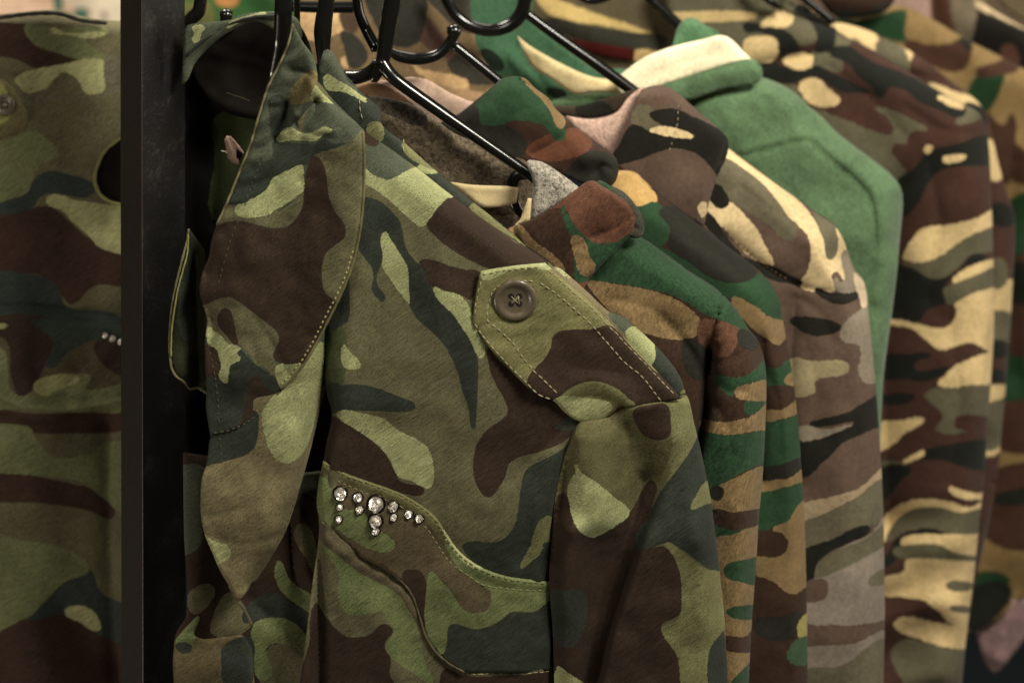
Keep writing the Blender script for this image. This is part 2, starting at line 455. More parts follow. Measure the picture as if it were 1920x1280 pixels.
body_layers = [
    (DG, [[(680, 250), (720, 272), (772, 315), (745, 333), (725, 337), (700, 327), (676, 310)], [(585, 190), (640, 195), (690, 240), (690, 300), (580, 300)]]),
    ((70, 74, 48), [[(590, 612), (636, 608), (650, 640), (648, 700), (640, 724), (600, 728)]]),
    (DK, [[(580, 480), (640, 470), (655, 560), (648, 606), (590, 612)], [(600, 728), (640, 722), (634, 770), (600, 770)]]),
    (BR, [[(682, 243), (700, 250), (712, 262), (705, 275), (690, 272), (680, 262)],
          [(800, 418), (825, 385), (850, 368), (900, 405), (960, 450), (1030, 497), (990, 500), (950, 506), (920, 505), (880, 487), (850, 470), (820, 447)],
          [(785, 492), (795, 486), (815, 488), (840, 497), (870, 505), (899, 510), (893, 530), (884, 562), (870, 556), (840, 546), (820, 541), (800, 532), (790, 512)],
          [(916, 650), (930, 670), (950, 690), (985, 720), (1030, 745), (1060, 765), (1110, 780), (1082, 806), (1050, 832), (1010, 847), (970, 858), (953, 872), (948, 892), (935, 915), (920, 931), (907, 929), (894, 910), (887, 885), (889, 850), (898, 825), (915, 804), (942, 785), (952, 770), (946, 750), (930, 720), (918, 690)],
          [(615, 780), (640, 788), (660, 800), (690, 820), (715, 842), (730, 862), (742, 887), (752, 903), (795, 914), (790, 928), (760, 926), (700, 905), (640, 887), (600, 865), (606, 820)],
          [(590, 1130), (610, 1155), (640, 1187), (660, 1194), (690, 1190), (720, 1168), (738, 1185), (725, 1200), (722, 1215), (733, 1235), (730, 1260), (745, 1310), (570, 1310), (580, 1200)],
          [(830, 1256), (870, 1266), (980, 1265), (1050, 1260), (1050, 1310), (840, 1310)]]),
    (DK, [[(676, 372), (700, 372), (720, 382), (740, 402), (752, 422), (760, 460), (772, 482), (790, 500), (800, 520), (812, 543), (830, 564), (845, 580), (858, 598), (870, 618), (882, 640), (893, 660), (897, 690), (896, 720), (894, 760), (892, 790), (888, 806), (881, 790), (877, 760), (868, 738), (863, 715), (856, 692), (846, 670), (835, 650), (810, 622), (790, 606), (771, 582), (765, 560), (765, 512), (757, 490), (741, 462), (731, 446), (722, 434), (716, 440), (713, 456), (717, 475), (717, 488), (713, 500), (706, 518), (710, 538), (722, 553), (721, 566), (712, 564), (700, 551), (697, 540), (700, 520), (697, 502), (689, 490), (678, 476), (668, 460), (665, 420)],
          [(1040, 800), (1110, 780), (1095, 840), (1070, 900), (1050, 980), (1042, 1100), (990, 1092), (940, 1084), (900, 1064), (866, 1024), (885, 1014), (920, 1016), (945, 1009), (964, 986), (972, 950), (977, 910), (984, 884), (1000, 870), (1030, 856), (1062, 836), (1085, 812)],
          [(600, 735), (640, 722), (660, 720), (690, 723), (720, 732), (760, 747), (777, 755), (781, 763), (768, 771), (740, 772), (700, 770), (660, 769), (615, 768)]]),
    (LG, [[(680, 316), (700, 328), (725, 337), (745, 331), (765, 319), (785, 314), (822, 340), (853, 368), (840, 371), (825, 385), (803, 413), (790, 426), (770, 412), (740, 385), (710, 360), (690, 348), (680, 344)],
          [(722, 433), (731, 447), (745, 468), (756, 485), (765, 503), (766, 530), (768, 560), (768, 570), (750, 549), (731, 522), (715, 496), (718, 485), (717, 470), (713, 450)],
          [(814, 537), (830, 545), (860, 552), (869, 560), (880, 575), (888, 600), (896, 625), (906, 640), (910, 660), (905, 673), (897, 670), (889, 655), (879, 632), (864, 611), (845, 585), (830, 571), (818, 557)],
          [(631, 775), (640, 769), (660, 770), (690, 777), (720, 784), (737, 798), (750, 809), (780, 822), (799, 836), (809, 855), (813, 880), (813, 900), (806, 915), (795, 913), (770, 901), (750, 895), (742, 885), (730, 860), (715, 840), (690, 820), (660, 800), (640, 788)],
          [(644, 646), (655, 658), (670, 672), (677, 686), (668, 692), (650, 691), (640, 680)]]),
    (MG, [[(602, 1000), (625, 1030), (650, 1050), (700, 1078), (735, 1095), (757, 1115), (775, 1150), (787, 1200), (797, 1240), (815, 1290), (800, 1280), (770, 1257), (740, 1237), (722, 1215), (725, 1200), (738, 1185), (734, 1170), (722, 1161), (722, 1150), (710, 1147), (690, 1150), (660, 1153), (642, 1140), (634, 1110), (635, 1080), (622, 1050), (608, 1030)]]),
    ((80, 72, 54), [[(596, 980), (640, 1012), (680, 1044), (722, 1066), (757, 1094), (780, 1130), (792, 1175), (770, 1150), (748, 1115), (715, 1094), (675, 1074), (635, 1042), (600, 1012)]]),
    (OG, [[(1032, 966), (1037, 1012), (1020, 1018), (1015, 1035), (1000, 1050), (985, 1061), (976, 1066), (982, 1045), (995, 1020), (1003, 992), (1015, 974)]]),
]
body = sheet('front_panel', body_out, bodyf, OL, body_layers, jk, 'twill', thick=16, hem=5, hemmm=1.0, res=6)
stitches('stitching', [[(852, 1244), (880, 1262), (920, 1262), (980, 1262), (1036, 1257)]], bodyf, THREAD, body)

# ---- strip of the back yoke seen past the shoulder ridge
yokef = depth(J + 0.016, [slope(2, 0, 850, 600), roll([(608, 95), (625, 103), (665, 160), (715, 215), (800, 305), (900, 390), (1000, 478), (1045, 512)], 20, 5), wav(70, 1.2, 8)])
yoke = sheet('back_yoke', [(607, 96), (614, 93), (625, 101), (643, 133), (665, 160), (693, 188), (712, 206), (717, 236), (760, 270), (800, 306), (840, 340), (880, 374), (920, 405), (960, 438), (1005, 480), (1045, 512), (1020, 540), (900, 480), (760, 350), (660, 270), (590, 200), (598, 130)],
      yokef, DK, [
          (DG, [[(600, 90), (630, 95), (650, 150), (672, 172), (650, 165), (612, 140), (596, 130)]]),
          (LG, [[(610, 140), (632, 150), (655, 163), (672, 175), (693, 189), (688, 194), (665, 182), (640, 172), (612, 168)], [(785, 310), (800, 304), (824, 320), (805, 326), (780, 318)]]),
          (OG, [[(688, 236), (715, 232), (718, 262), (700, 268)], [(755, 262), (772, 272), (815, 316), (790, 310), (760, 288)], [(890, 380), (935, 418), (1050, 515), (1000, 500), (930, 440), (880, 392)]])],
      jk, 'twill', thick=2, hem=4, hemmm=1.2)
stitches('stitching', [[(673, 188), (677, 215), (682, 236)], [(757, 262), (756, 280), (755, 296)]], yokef, THREAD, yoke, r=1.3, lift=0.8)

# ---- shoulder roll behind the strap
shf = depth(J + 0.003, [slope(2, 0, 850, 600), roll([(1040, 498), (1100, 545), (1160, 590), (1190, 610), (1228, 646), (1262, 684), (1285, 722), (1293, 752)], 26, 7), wav(60, 0.8, 2)])
sheet('shoulder', [(1036, 503), (1046, 502), (1070, 520), (1100, 546), (1140, 583), (1162, 591), (1190, 612), (1228, 647), (1260, 683), (1278, 712), (1286, 738, 1), (1268, 742), (1200, 705), (1100, 605), (1020, 545)], shf, (104, 94, 72), [
    (DG, [[(1140, 586), (1160, 588), (1192, 612), (1180, 628), (1160, 615)]]),
    (LG, [[(1192, 611), (1230, 648), (1230, 672), (1224, 686), (1172, 628)], [(1040, 500), (1048, 502), (1070, 520), (1066, 522), (1046, 508)]]),
    (DK, [[(1230, 646), (1262, 684), (1284, 722), (1290, 748), (1265, 742), (1240, 712), (1222, 688), (1230, 670)]]),
    (OG, [[(1280, 730), (1300, 745), (1296, 765), (1278, 762)]])], jk, 'twill', thick=3, hem=3)

# ---- sleeve
slvf = depth(J + 0.004, [
    slope(1.0, 0.3, 1200, 900),
    roll([(1286, 745), (1305, 800), (1322, 880), (1336, 970), (1347, 1060), (1358, 1160), (1364, 1300)], 52, 17),
    lambda X, Y: stepc([(1275, 820), (1245, 905), (1215, 985), (1190, 1050), (1150, 1170), (1118, 1300)][::-1], 9, -14, 400)(X, Y) * np.clip((Y - 840) / 170, 0, 1) ** 1.3,
    ridge([(1105, 830), (1100, 900), (1110, 970)], 46, 7),
    ridge([(1070, 1000), (1066, 1120), (1075, 1290)], 26, 9),
    crease([(1205, 900), (1180, 1000), (1140, 1120), (1105, 1280)], 34, 10),
    crease([(1070, 830), (1050, 930), (1036, 1050)], 12, 6),
    crease([(1165, 765), (1140, 790), (1095, 800)], 9, 4),
    crease([(1170, 800), (1180, 850), (1165, 900)], 16, 2.5),
    ridge([(1290, 760), (1300, 860), (1310, 1000), (1320, 1150)], 22, 2),
    wav(90, 2.6, 11, 1.4), wav(40, 1.1, 12)])
slv_out = [(1278, 748, 1), (1291, 752), (1302, 795), (1312, 835), (1322, 880), (1331, 925), (1339, 980), (1345, 1030), (1351, 1085), (1358, 1150), (1362, 1220), (1366, 1300, 1),
           (1040, 1300, 1), (1036, 1180), (1030, 1090), (1036, 1000), (1042, 930), (1058, 860), (1072, 825), (1090, 795, 1), (1140, 782), (1165, 764), (1200, 760), (1240, 753)]
slv = sheet('sleeve', slv_out, slvf, (84, 80, 54), [
    (OG, [[(1255, 745), (1300, 745), (1310, 800), (1304, 835), (1285, 862), (1262, 892), (1243, 922), (1237, 902), (1252, 870), (1261, 830), (1256, 790)]]),  # lit strip of the olive, painted paler
    (BR, [[(1188, 768), (1215, 760), (1250, 758), (1258, 790), (1256, 815), (1240, 825), (1215, 821), (1195, 800)],
          [(1195, 1022), (1220, 1024), (1250, 1026), (1272, 1060), (1279, 1110), (1276, 1150), (1240, 1172), (1252, 1200), (1271, 1230), (1285, 1310), (1090, 1310), (1150, 1140)],
          [(1060, 925), (1075, 975), (1090, 998), (1110, 1007), (1155, 985), (1185, 955), (1218, 900), (1232, 915), (1198, 1010), (1160, 1120), (1110, 1310), (1030, 1310), (1026, 1100), (1035, 1000), (1045, 930)]]),
    (DK, [[(1312, 815), (1330, 880), (1340, 930), (1352, 1000), (1356, 1075), (1340, 1072), (1320, 1061), (1295, 1041), (1270, 1025), (1250, 1017), (1225, 1025), (1200, 1028), (1190, 1012), (1218, 960), (1243, 915), (1268, 882), (1290, 852), (1302, 830)],
          [(1030, 1110), (1060, 1105), (1095, 1110), (1096, 1180), (1072, 1211), (1045, 1206), (1030, 1150)],
          [(1342, 1195), (1356, 1180), (1370, 1310), (1322, 1310), (1327, 1230)]]),
    (OG, [[(1340, 898), (1345, 935), (1320, 946), (1297, 956), (1296, 946), (1309, 921), (1322, 903)],
          [(1248, 1016), (1270, 1026), (1295, 1045), (1320, 1065), (1356, 1075), (1360, 1110), (1358, 1175), (1341, 1200), (1331, 1215), (1326, 1260), (1325, 1310), (1285, 1310), (1270, 1230), (1250, 1200), (1240, 1182), (1242, 1172), (1265, 1165), (1275, 1150), (1278, 1110), (1274, 1070), (1262, 1040)]]),  # lit olive at lower right, painted paler
    (LG, [[(1078, 868), (1090, 885), (1120, 905), (1150, 930), (1182, 957), (1176, 970), (1155, 985), (1130, 1000), (1110, 1007), (1090, 998), (1075, 975), (1067, 940), (1064, 915), (1071, 896), (1079, 885)],
          [(1044, 1248), (1060, 1257), (1100, 1285), (1110, 1310), (1044, 1310)]])], jk, 'twill', thick=20, hem=4)

# ---- buttoned shoulder strap
epf = depth(J - 0.0035, [slope(2.0, 0.5, 850, 600),
    roll([(1022, 490), (1062, 526), (1150, 606), (1240, 700), (1284, 748)], 28, 4),
    ridge([(905, 520), (890, 600)], 10, 0.7), ridge([(910, 512), (1022, 500)], 9, 0.6),
    ridge([(925, 640), (1000, 725)], 60, 2.0), crease([(905, 612), (925, 603), (960, 602), (990, 592)], 7, 1.1),
    crease([(935, 640), (985, 628), (1040, 600)], 14, 1.0),
    crease([(918, 545), (914, 600)], 4, 0.5),
    ridge([(1055, 740), (1100, 715), (1150, 730), (1180, 755)], 22, 3.0), crease([(1060, 752), (1100, 745), (1150, 752)], 8, 1.2),
    crease([(1165, 762), (1130, 786), (1095, 794)], 10, 3.0),
    ridge([(1060, 600), (1110, 660)], 26, 1.4), crease([(1000, 640), (1060, 600), (1100, 590)], 12, 0.9), ridge([(960, 628), (1010, 615)], 10, 0.7), crease([(1080, 690), (1170, 700)], 10, 0.7),
    wav(52, 1.0, 21), wav(24, 0.35, 22)])
ep_out = [(901, 508, 1), (960, 499), (1022, 493, 1), (1062, 529), (1110, 569), (1150, 611), (1200, 663), (1240, 705), (1278, 747, 1), (1230, 756), (1190, 763), (1165, 765), (1140, 782), (1110, 793), (1082, 788), (1058, 772), (1040, 753), (1010, 742), (985, 722), (950, 685), (918, 652), (886, 604, 1), (891, 560)]
ep = sheet('shoulder_strap', ep_out, epf, (104, 100, 66), [
    (LG, [[(896, 505), (960, 496), (1024, 490), (1036, 504), (1000, 503), (960, 507), (930, 520), (910, 526), (899, 520)]]),
    (BR, [[(988, 720), (1000, 693), (1020, 674), (1033, 650), (1037, 630), (1050, 621), (1080, 617), (1110, 617), (1146, 611), (1185, 652), (1225, 692), (1290, 748), (1240, 760), (1190, 766), (1172, 740), (1150, 725), (1120, 715), (1090, 718), (1060, 735), (1045, 750), (1010, 748)]]),
    (OG, [[(1046, 748), (1062, 733), (1090, 719), (1120, 716), (1150, 727), (1168, 742), (1192, 760), (1165, 768), (1140, 760), (1090, 745)]]),
    (LG, [[(1036, 752), (1060, 742), (1095, 746), (1130, 750), (1146, 757), (1142, 776), (1120, 792), (1090, 796), (1060, 780)]])],
    jk, 'twill', thick=1.8, hem=4, hemmm=0.9, res=5)
stitches('stitching', [
    [(905, 514), (960, 505), (1021, 500)], [(1028, 506), (1064, 538), (1110, 578), (1150, 620), (1198, 670), (1240, 714), (1270, 745)],
    [(1012, 530), (1048, 555), (1080, 582), (1108, 608), (1140, 644), (1170, 678), (1203, 706), (1225, 733), (1240, 752)],
    [(905, 516), (894, 560), (889, 600)], [(890, 608), (920, 648), (950, 680), (985, 716), (1008, 738), (1038, 750)],
    [(922, 548), (915, 575), (914, 600), (930, 614), (964, 645), (975, 662), (998, 692), (1025, 718), (1050, 742)],
    [(922, 547), (940, 534), (975, 526), (1012, 530)]], epf, THREAD, ep, r=1.5)

def button(parent, cx, cy, r, d, tilt=0.0):
    """four-hole button with raised rim, facing the camera side"""
    prof = [(0.0, -1.1), (0.30, -1.1), (0.56, -1.15), (0.66, -1.5), (0.74, -2.25), (0.86, -2.5), (0.96, -2.1), (1.0, -1.3), (0.96, -0.2), (0.9, 0.0)]
    V = []; Fc = []; ns = 48
    R = r / F * d
    C = Vector(P(cx, cy, d))
    def place(x, z, y): # x right, z up, y away (metres)
        return (C.x + x, C.y + y + z * tilt, C.z + z)
    for (q, h) in prof[1:]:
        for k in range(ns):
            t = 2 * math.pi * k / ns
            V.append(place(R * q * math.cos(t), R * q * math.sin(t), h / 1000))
    m = len(prof) - 1
    for i in range(m - 1):
        for k in range(ns):
            a = i * ns + k; b = i * ns + (k + 1) % ns
            Fc.append((a, b, b + ns, a + ns))
    c = len(V); V.append(place(0, 0, -1.1 / 1000))
    for k in range(ns): Fc.append((k, c, (k + 1) % ns)[::1])
    b = link_mesh('button', V, Fc, plain('button_horn', (90, 79, 64), 0.34, spec=0.5, coat=0.25, scale=500, var=0.5), parent)
    hm = plain('button_hole_shadow', (14, 11, 9), 0.9)
    for k, (ax, ay) in enumerate(((-.19, .19), (.19, .19), (-.19, -.19), (.19, -.19))):
        hv = []; hf = []
        for i in range(14):
            t = 2 * math.pi * i / 14
            hv.append(place(R * (ax + .14 * math.cos(t)), R * (ay + .14 * math.sin(t)), -1.2 / 1000))
        for i in range(14):
            t = 2 * math.pi * i / 14
            hv.append(place(R * (ax + .14 * math.cos(t)), R * (ay + .14 * math.sin(t)), -0.6 / 1000))
        hf.append(tuple(range(13, -1, -1)))
        for i in range(14): hf.append((i, (i + 1) % 14, 14 + (i + 1) % 14, 14 + i))
        link_mesh('hole', hv, hf, hm, b, smooth=False)
    tv = []; tf = []
    tm = plain('button_thread', (150, 140, 110), 0.8, var=0.4)
    for (x0, y0, x1, y1) in ((-.17, .17, .17, -.17), (.17, .17, .17, -.17), (-.2, -.12, .15, .2), (.13, .15, .2, -.2), (-.17, -.17, .17, .13)):
        pts = [place(R * (x0 + (x1 - x0) * s), R * (y0 + (y1 - y0) * s), (-1.25 - 0.4 * math.sin(math.pi * s)) / 1000) for s in (0, .2, .4, .6, .8, 1)]
        v, f = tube3(None, pts, 0.00016, None, None, nseg=6)
        o = len(tv); tv += [tuple(x) for x in v]; tf += [tuple(i + o for i in t) for t in f]
    link_mesh('thread', tv, tf, tm, b)
    return b
button(ep, 966, 561, 41, float(epf(np.array([966.]), np.array([561.]))[0]) - 0.0004, -0.15)

# ---- chest pocket flap with rhinestones
flf = depth(J - 0.0020, [slope(2.0, 0.5, 850, 600),
    ridge([(606, 872), (640, 888), (700, 912), (780, 950), (822, 985), (862, 1040), (905, 1072), (960, 1088), (1030, 1094)], 9, 0.9),
    crease([(610, 892), (640, 905), (700, 930), (770, 965), (800, 990), (845, 1055), (890, 1085), (950, 1103), (1030, 1108)], 4, 0.6),
    ridge([(840, 1090), (870, 1150)], 40, 2.5), ridge([(640, 950), (720, 1010)], 50, 2),
    roll([(600, 860), (596, 930), (602, 990)], 14, 3), roll([(1034, 1080), (1036, 1260)], 16, 3),
    ridge([(960, 1120), (940, 1240)], 30, 2), crease([(905, 1110), (890, 1160), (925, 1200)], 10, 0.9),
    wav(60, 1.1, 31), wav(22, 0.3, 32)])
fl_out = [(606, 864, 1), (640, 884), (700, 906), (745, 922), (785, 944), (818, 970), (838, 1002), (862, 1034), (900, 1062), (945, 1079), (990, 1086), (1032, 1091, 1), (1034, 1170), (1036, 1256, 1), (980, 1261), (920, 1261), (870, 1260), (838, 1240), (812, 1215), (797, 1188), (787, 1155), (775, 1120), (755, 1092), (722, 1066), (680, 1044), (640, 1012), (602, 978, 1), (594, 950), (598, 900)]
flap = sheet('pocket_flap', fl_out, flf, (78, 68, 50), [
    (MG, [[(596, 895), (625, 905), (642, 950), (680, 960), (700, 985), (728, 1005), (741, 1017), (735, 1031), (715, 1034), (690, 1028), (650, 1005), (625, 987), (600, 972)],
          [(860, 1020), (870, 1035), (905, 1062), (950, 1080), (1036, 1090), (1034, 1110), (1030, 1132), (1000, 1146), (960, 1146), (940, 1160), (920, 1172), (890, 1178), (850, 1168), (840, 1176), (838, 1200), (830, 1226), (815, 1217), (800, 1192), (795, 1160), (800, 1100), (808, 1070), (822, 1082), (850, 1115), (865, 1138), (885, 1149), (905, 1146), (920, 1130), (918, 1108), (890, 1088), (855, 1060), (832, 1015), (822, 985), (838, 985)]]),
    (BR, [[(755, 1072), (780, 1067), (794, 1076), (799, 1095), (795, 1150), (792, 1180), (780, 1150), (772, 1110), (757, 1092)]]),
    (DK, [[(840, 1177), (850, 1169), (890, 1179), (920, 1173), (940, 1161), (960, 1147), (1000, 1147), (1040, 1128), (1040, 1262), (980, 1268), (900, 1268), (850, 1262), (820, 1228), (831, 1226), (839, 1200)]]),
    ((92, 88, 58), [[(600, 860), (640, 878), (700, 900), (745, 916), (790, 940), (822, 970), (842, 1005), (826, 1010), (805, 985), (770, 955), (740, 940), (700, 926), (640, 902), (604, 888)]]),
    (LG, [[(834, 990), (845, 1005), (868, 1038), (905, 1064), (890, 1066), (862, 1046), (842, 1020), (832, 1004)]])],
    jk, 'twill', thick=1.8, hem=4, hemmm=0.8, res=5)
fl_top = [(612, 870), (640, 887), (700, 909), (745, 925), (783, 946), (815, 973), (835, 1004), (859, 1037), (898, 1066), (944, 1083), (990, 1090), (1030, 1094)]
fl_top2 = [(610, 892), (640, 905), (700, 929), (745, 946), (775, 966), (800, 990), (820, 1020), (845, 1055), (880, 1080), (905, 1096), (960, 1104), (1028, 1108)]
stitches('stitching', [fl_top, fl_top2], flf, plain('flap_thread', (112, 110, 74), 0.8, var=0.5), flap, dash=9, gap=3, r=1.4)
piping('piping', [(604, 978), (640, 1011), (680, 1043), (722, 1065), (755, 1091), (775, 1119), (787, 1155), (797, 1188), (812, 1215), (838, 1240), (870, 1259)], depth(J - 0.0014, [slope(2.0, 0.5, 850, 600)]), 2.0, plain('piping_cloth', (84, 75, 52), 0.8, var=0.6, bump=0.3), flap)

GEM = bpy.data.materials.new('rhinestone'); GEM.use_nodes = True
b_ = GEM.node_tree.nodes['Principled BSDF']; b_.inputs['Base Color'].default_value = (0.95, 0.88, 0.80, 1)
b_.inputs['Metallic'].default_value = 0.8; b_.inputs['Roughness'].default_value = 0.3; b_.inputs['Coat Weight'].default_value = 1.0
GEMSET = plain('gem_setting', (40, 34, 26), 0.35, metal=0.8)
def gem(parent, cx, cy, r, fn):
    d = float(fn(np.array([float(cx)]), np.array([float(cy)]))[0])
    C = Vector(P(cx, cy, d - 0.0003)); R = r / F * d
    V = []; Fc = []
    n = 9; rings = [(1.0, 0.0), (0.96, -0.30), (0.84, -0.58), (0.62, -0.82), (0.34, -0.96)]
    for i, (q, h) in enumerate(rings):
        for k in range(n):
            t = 2 * math.pi * (k + 0.5 * (i % 2)) / n; q = rings[i][0] * random.uniform(.93, 1.04)
            V.append((C.x + R * q * math.cos(t), C.y + R * h * 1.1 + random.uniform(-.34, .34) * R, C.z + R * q * math.sin(t)))
    for i in range(4):
        for k in range(n):
            a = i * n + k; b = i * n + (k + 1) % n; c_ = a + n; d_ = (i + 1) * n + (k + 1) % n
            if i % 2 == 0: Fc += [(a, b, c_), (b, d_, c_)]
            else: Fc += [(a, b, d_), (a, d_, c_)]
    c = len(V); V.append((C.x, C.y - R * 1.1, C.z))
    for k in range(n): Fc.append((4 * n + k, 4 * n + (k + 1) % n, c))
    g = link_mesh('rhinestone', V, Fc, GEM, parent, smooth=False)
    pts = [(C.x + R * 1.05 * math.cos(t), C.y, C.z + R * 1.05 * math.sin(t)) for t in np.linspace(0, 2 * math.pi, 20)]
    tube3('setting', pts, R * 0.2, GEMSET, g, nseg=6, caps=False)
    return g
for (x, y, r) in ((638, 924, 12), (637, 950, 6.5), (635, 973, 7), (671, 932, 9), (674, 955, 8), (705, 944, 15), (704, 976, 12.5), (704, 995, 8), (737, 949, 10), (738, 969, 7), (766, 963, 8), (786, 971, 8)):
    gem(flap, x, y, r, flf)

# ---- collar leaf
cof = depth(J - 0.0112, [
    slope(0.5, 0.3, 550, 500),
    roll([(600, 100), (625, 180), (680, 240)], 30, 9),
    step([(700, 225), (600, 175), (575, 60)], 8, 0.0),
    roll([(550, 45), (520, 130), (485, 210), (450, 320), (405, 420), (385, 510)], 16, 3),
    ridge([(640, 260), (650, 400), (630, 500), (560, 650)], 50, 5),
    crease([(540, 200), (520, 240), (515, 262)], 13, 9), crease([(590, 190), (572, 215), (560, 232)], 10, 10),
    ridge([(588, 150), (584, 175), (560, 215)], 14, 8), crease([(545, 135), (575, 135), (590, 150)], 7, 5),
    crease([(535, 215), (532, 240)], 6, 3), ridge([(548, 205), (552, 240)], 9, 3),
    ridge([(575, 253), (600, 243), (625, 246)], 9, 1.8), crease([(565, 246), (590, 252), (615, 258)], 5, 1.5),
    ridge([(470, 420), (455, 560), (440, 700)], 40, 4), crease([(440, 760), (480, 700), (470, 640)], 18, 1.6),
    crease([(560, 320), (570, 370), (560, 420)], 14, 1.5),
    crease([(385, 570), (400, 610), (392, 660)], 10, 3),
    crease([(520, 330), (470, 350), (430, 390)], 5, 1.2), crease([(640, 300), (600, 330), (560, 340)], 9, 1.2), crease([(480, 600), (520, 660), (540, 700)], 10, 1.4), ridge([(420, 480), (440, 560)], 20, 1.6),
    wav(70, 2.4, 41, 1.0), wav(30, 1.0, 42), wav(16, 0.25, 43), 
    lambda X, Y: -0.9 * np.sin((Y + 0.35 * X) / 5.2 + 2 * vnoise(X, Y, 30, 4)) * np.exp(-(dist_poly(X, Y, [(560, 60), (490, 250), (440, 380), (410, 430)]) / 26) ** 2)])
co_out = [(549, 44, 1), (556, 58), (568, 80), (588, 108), (595, 140), (597, 165), (612, 182), (640, 208), (668, 230), (681, 246, 1), (683, 300), (682, 360), (678, 410), (670, 460), (658, 505), (640, 550), (618, 595), (598, 635), (575, 675), (552, 705), (530, 728), (505, 752), (470, 785), (430, 808), (394, 816, 1), (386, 760), (388, 720), (385, 690), (384, 640), (388, 600), (374, 545), (380, 510), (392, 480), (397, 450), (407, 420), (425, 382), (440, 345), (452, 315), (470, 270), (487, 212), (502, 165), (522, 125), (540, 85)]
BRc = (52, 40, 31)
collar = sheet('collar', co_out, cof, DG, [
    (DK, [[(512, 266), (545, 268), (590, 270), (605, 256), (620, 268), (655, 272), (640, 281), (600, 288), (588, 294), (575, 312), (567, 309), (540, 321), (510, 336), (500, 356), (460, 381), (420, 392), (440, 345), (455, 322), (480, 305), (505, 300), (512, 285)],
          [(504, 185), (515, 178), (530, 180), (540, 200), (530, 235), (518, 262), (508, 250), (505, 215)],
          [(374, 600), (395, 645), (440, 650), (451, 655), (480, 684), (515, 705), (538, 726), (505, 760), (470, 795), (430, 818), (384, 825), (376, 700)]]),
    (OL, [[(690, 236), (660, 264), (640, 275), (600, 286), (588, 292), (603, 305), (611, 330), (617, 370), (628, 398), (640, 412), (648, 428), (644, 446), (620, 466), (608, 482), (603, 510), (608, 545), (626, 572), (650, 560), (700, 420)],
          [(380, 450), (412, 392), (430, 384), (520, 395), (560, 366), (573, 345), (568, 385), (552, 413), (535, 424), (510, 427), (480, 420), (445, 414), (410, 422), (390, 445)],
          [(380, 570), (400, 560), (430, 557), (450, 567), (480, 590), (505, 609), (520, 625), (523, 640), (512, 664), (517, 680), (516, 706), (500, 692), (480, 682), (465, 661), (452, 648), (395, 640)]]),
    (BRc, [[(588, 292), (576, 312), (570, 350), (567, 388), (552, 414), (538, 425), (510, 428), (480, 421), (445, 414), (410, 422), (388, 440), (372, 510), (365, 545), (376, 572), (405, 562), (430, 557), (450, 567), (480, 590), (505, 609), (521, 625), (523, 641), (512, 664), (517, 676), (540, 684), (568, 684), (600, 640), (630, 570), (608, 546), (603, 510), (608, 481), (620, 466), (645, 446), (648, 428), (640, 411), (629, 398), (617, 370), (612, 330), (604, 304)],
           [(412, 585), (424, 577), (436, 590), (441, 618), (447, 647), (440, 647), (425, 630), (412, 615), (407, 603)],
           [(376, 650), (400, 650), (408, 664), (416, 685), (410, 705), (396, 706), (376, 690)],
           [(472, 705), (490, 711), (500, 730), (524, 742), (505, 760), (470, 795), (452, 803), (457, 770), (465, 740)]]),
    ((100, 90, 60), [[(538, 190), (548, 165), (563, 147), (588, 132), (600, 160), (590, 180), (575, 193), (545, 196)]]),  # olive where the fold is lit, painted as a paler patch
    (LG, [[(592, 160), (602, 168), (627, 191), (600, 190), (583, 190)],
          [(519, 265), (530, 245), (545, 238), (560, 246), (578, 251), (600, 240), (612, 238), (624, 245), (612, 249), (600, 259), (590, 265), (570, 264), (545, 263)],
          [(440, 396), (443, 385), (460, 380), (500, 355), (511, 335), (540, 320), (560, 309), (567, 309), (569, 330), (570, 355), (560, 366), (530, 386), (500, 403), (470, 408), (448, 406)],
          [(388, 610), (400, 619), (415, 630), (428, 645), (440, 646), (452, 654), (444, 660), (452, 673), (440, 680), (432, 685), (428, 705), (425, 720), (418, 716), (410, 705), (415, 690), (412, 675), (406, 655), (394, 648), (388, 640)],
          [(520, 684), (540, 683), (572, 686), (555, 706), (532, 731), (520, 713), (515, 696)]])],
    jk, 'twill', thick=1.8, hem=4, hemmm=0.8, res=5)
coedge = [(681, 247), (683, 300), (682, 360), (678, 410), (670, 460), (658, 505), (640, 550), (618, 595), (598, 635), (575, 675), (552, 705), (530, 728)]
piping('edge_piping', coedge, cof, 2.6, plain('edge_cloth', (92, 86, 52), 0.8, var=0.7, bump=0.4), collar, lift=-0.2)
piping('edge_piping', [(549, 46), (540, 85), (522, 125), (502, 165), (487, 212), (470, 270), (452, 315), (440, 345), (425, 382), (407, 420)], cof, 2.4, plain('edge_cloth_olive', (104, 96, 66), 0.8, var=0.7, bump=0.4), collar, lift=0.1)
stitches('stitching', [[(662, 470), (650, 510), (632, 552), (610, 594), (590, 634), (567, 674), (545, 702), (525, 722)]], cof, plain('piping_thread', (150, 140, 90), 0.8), collar, dash=5, gap=5, r=1.8)
stitches('stitching', [[(510, 190), (506, 220), (498, 260), (490, 300), (478, 330), (465, 365), (458, 390)], [(447, 415), (432, 450), (418, 500), (408, 540)], [(390, 645), (402, 700), (408, 745), (411, 800)]], cof, THREAD_D, collar, dash=7, gap=6, r=1.2)
stitches('stitching', [[(524, 736), (505, 755), (470, 787), (430, 806), (398, 812)]], cof, THREAD_D, collar, dash=7, gap=4, r=1.4)

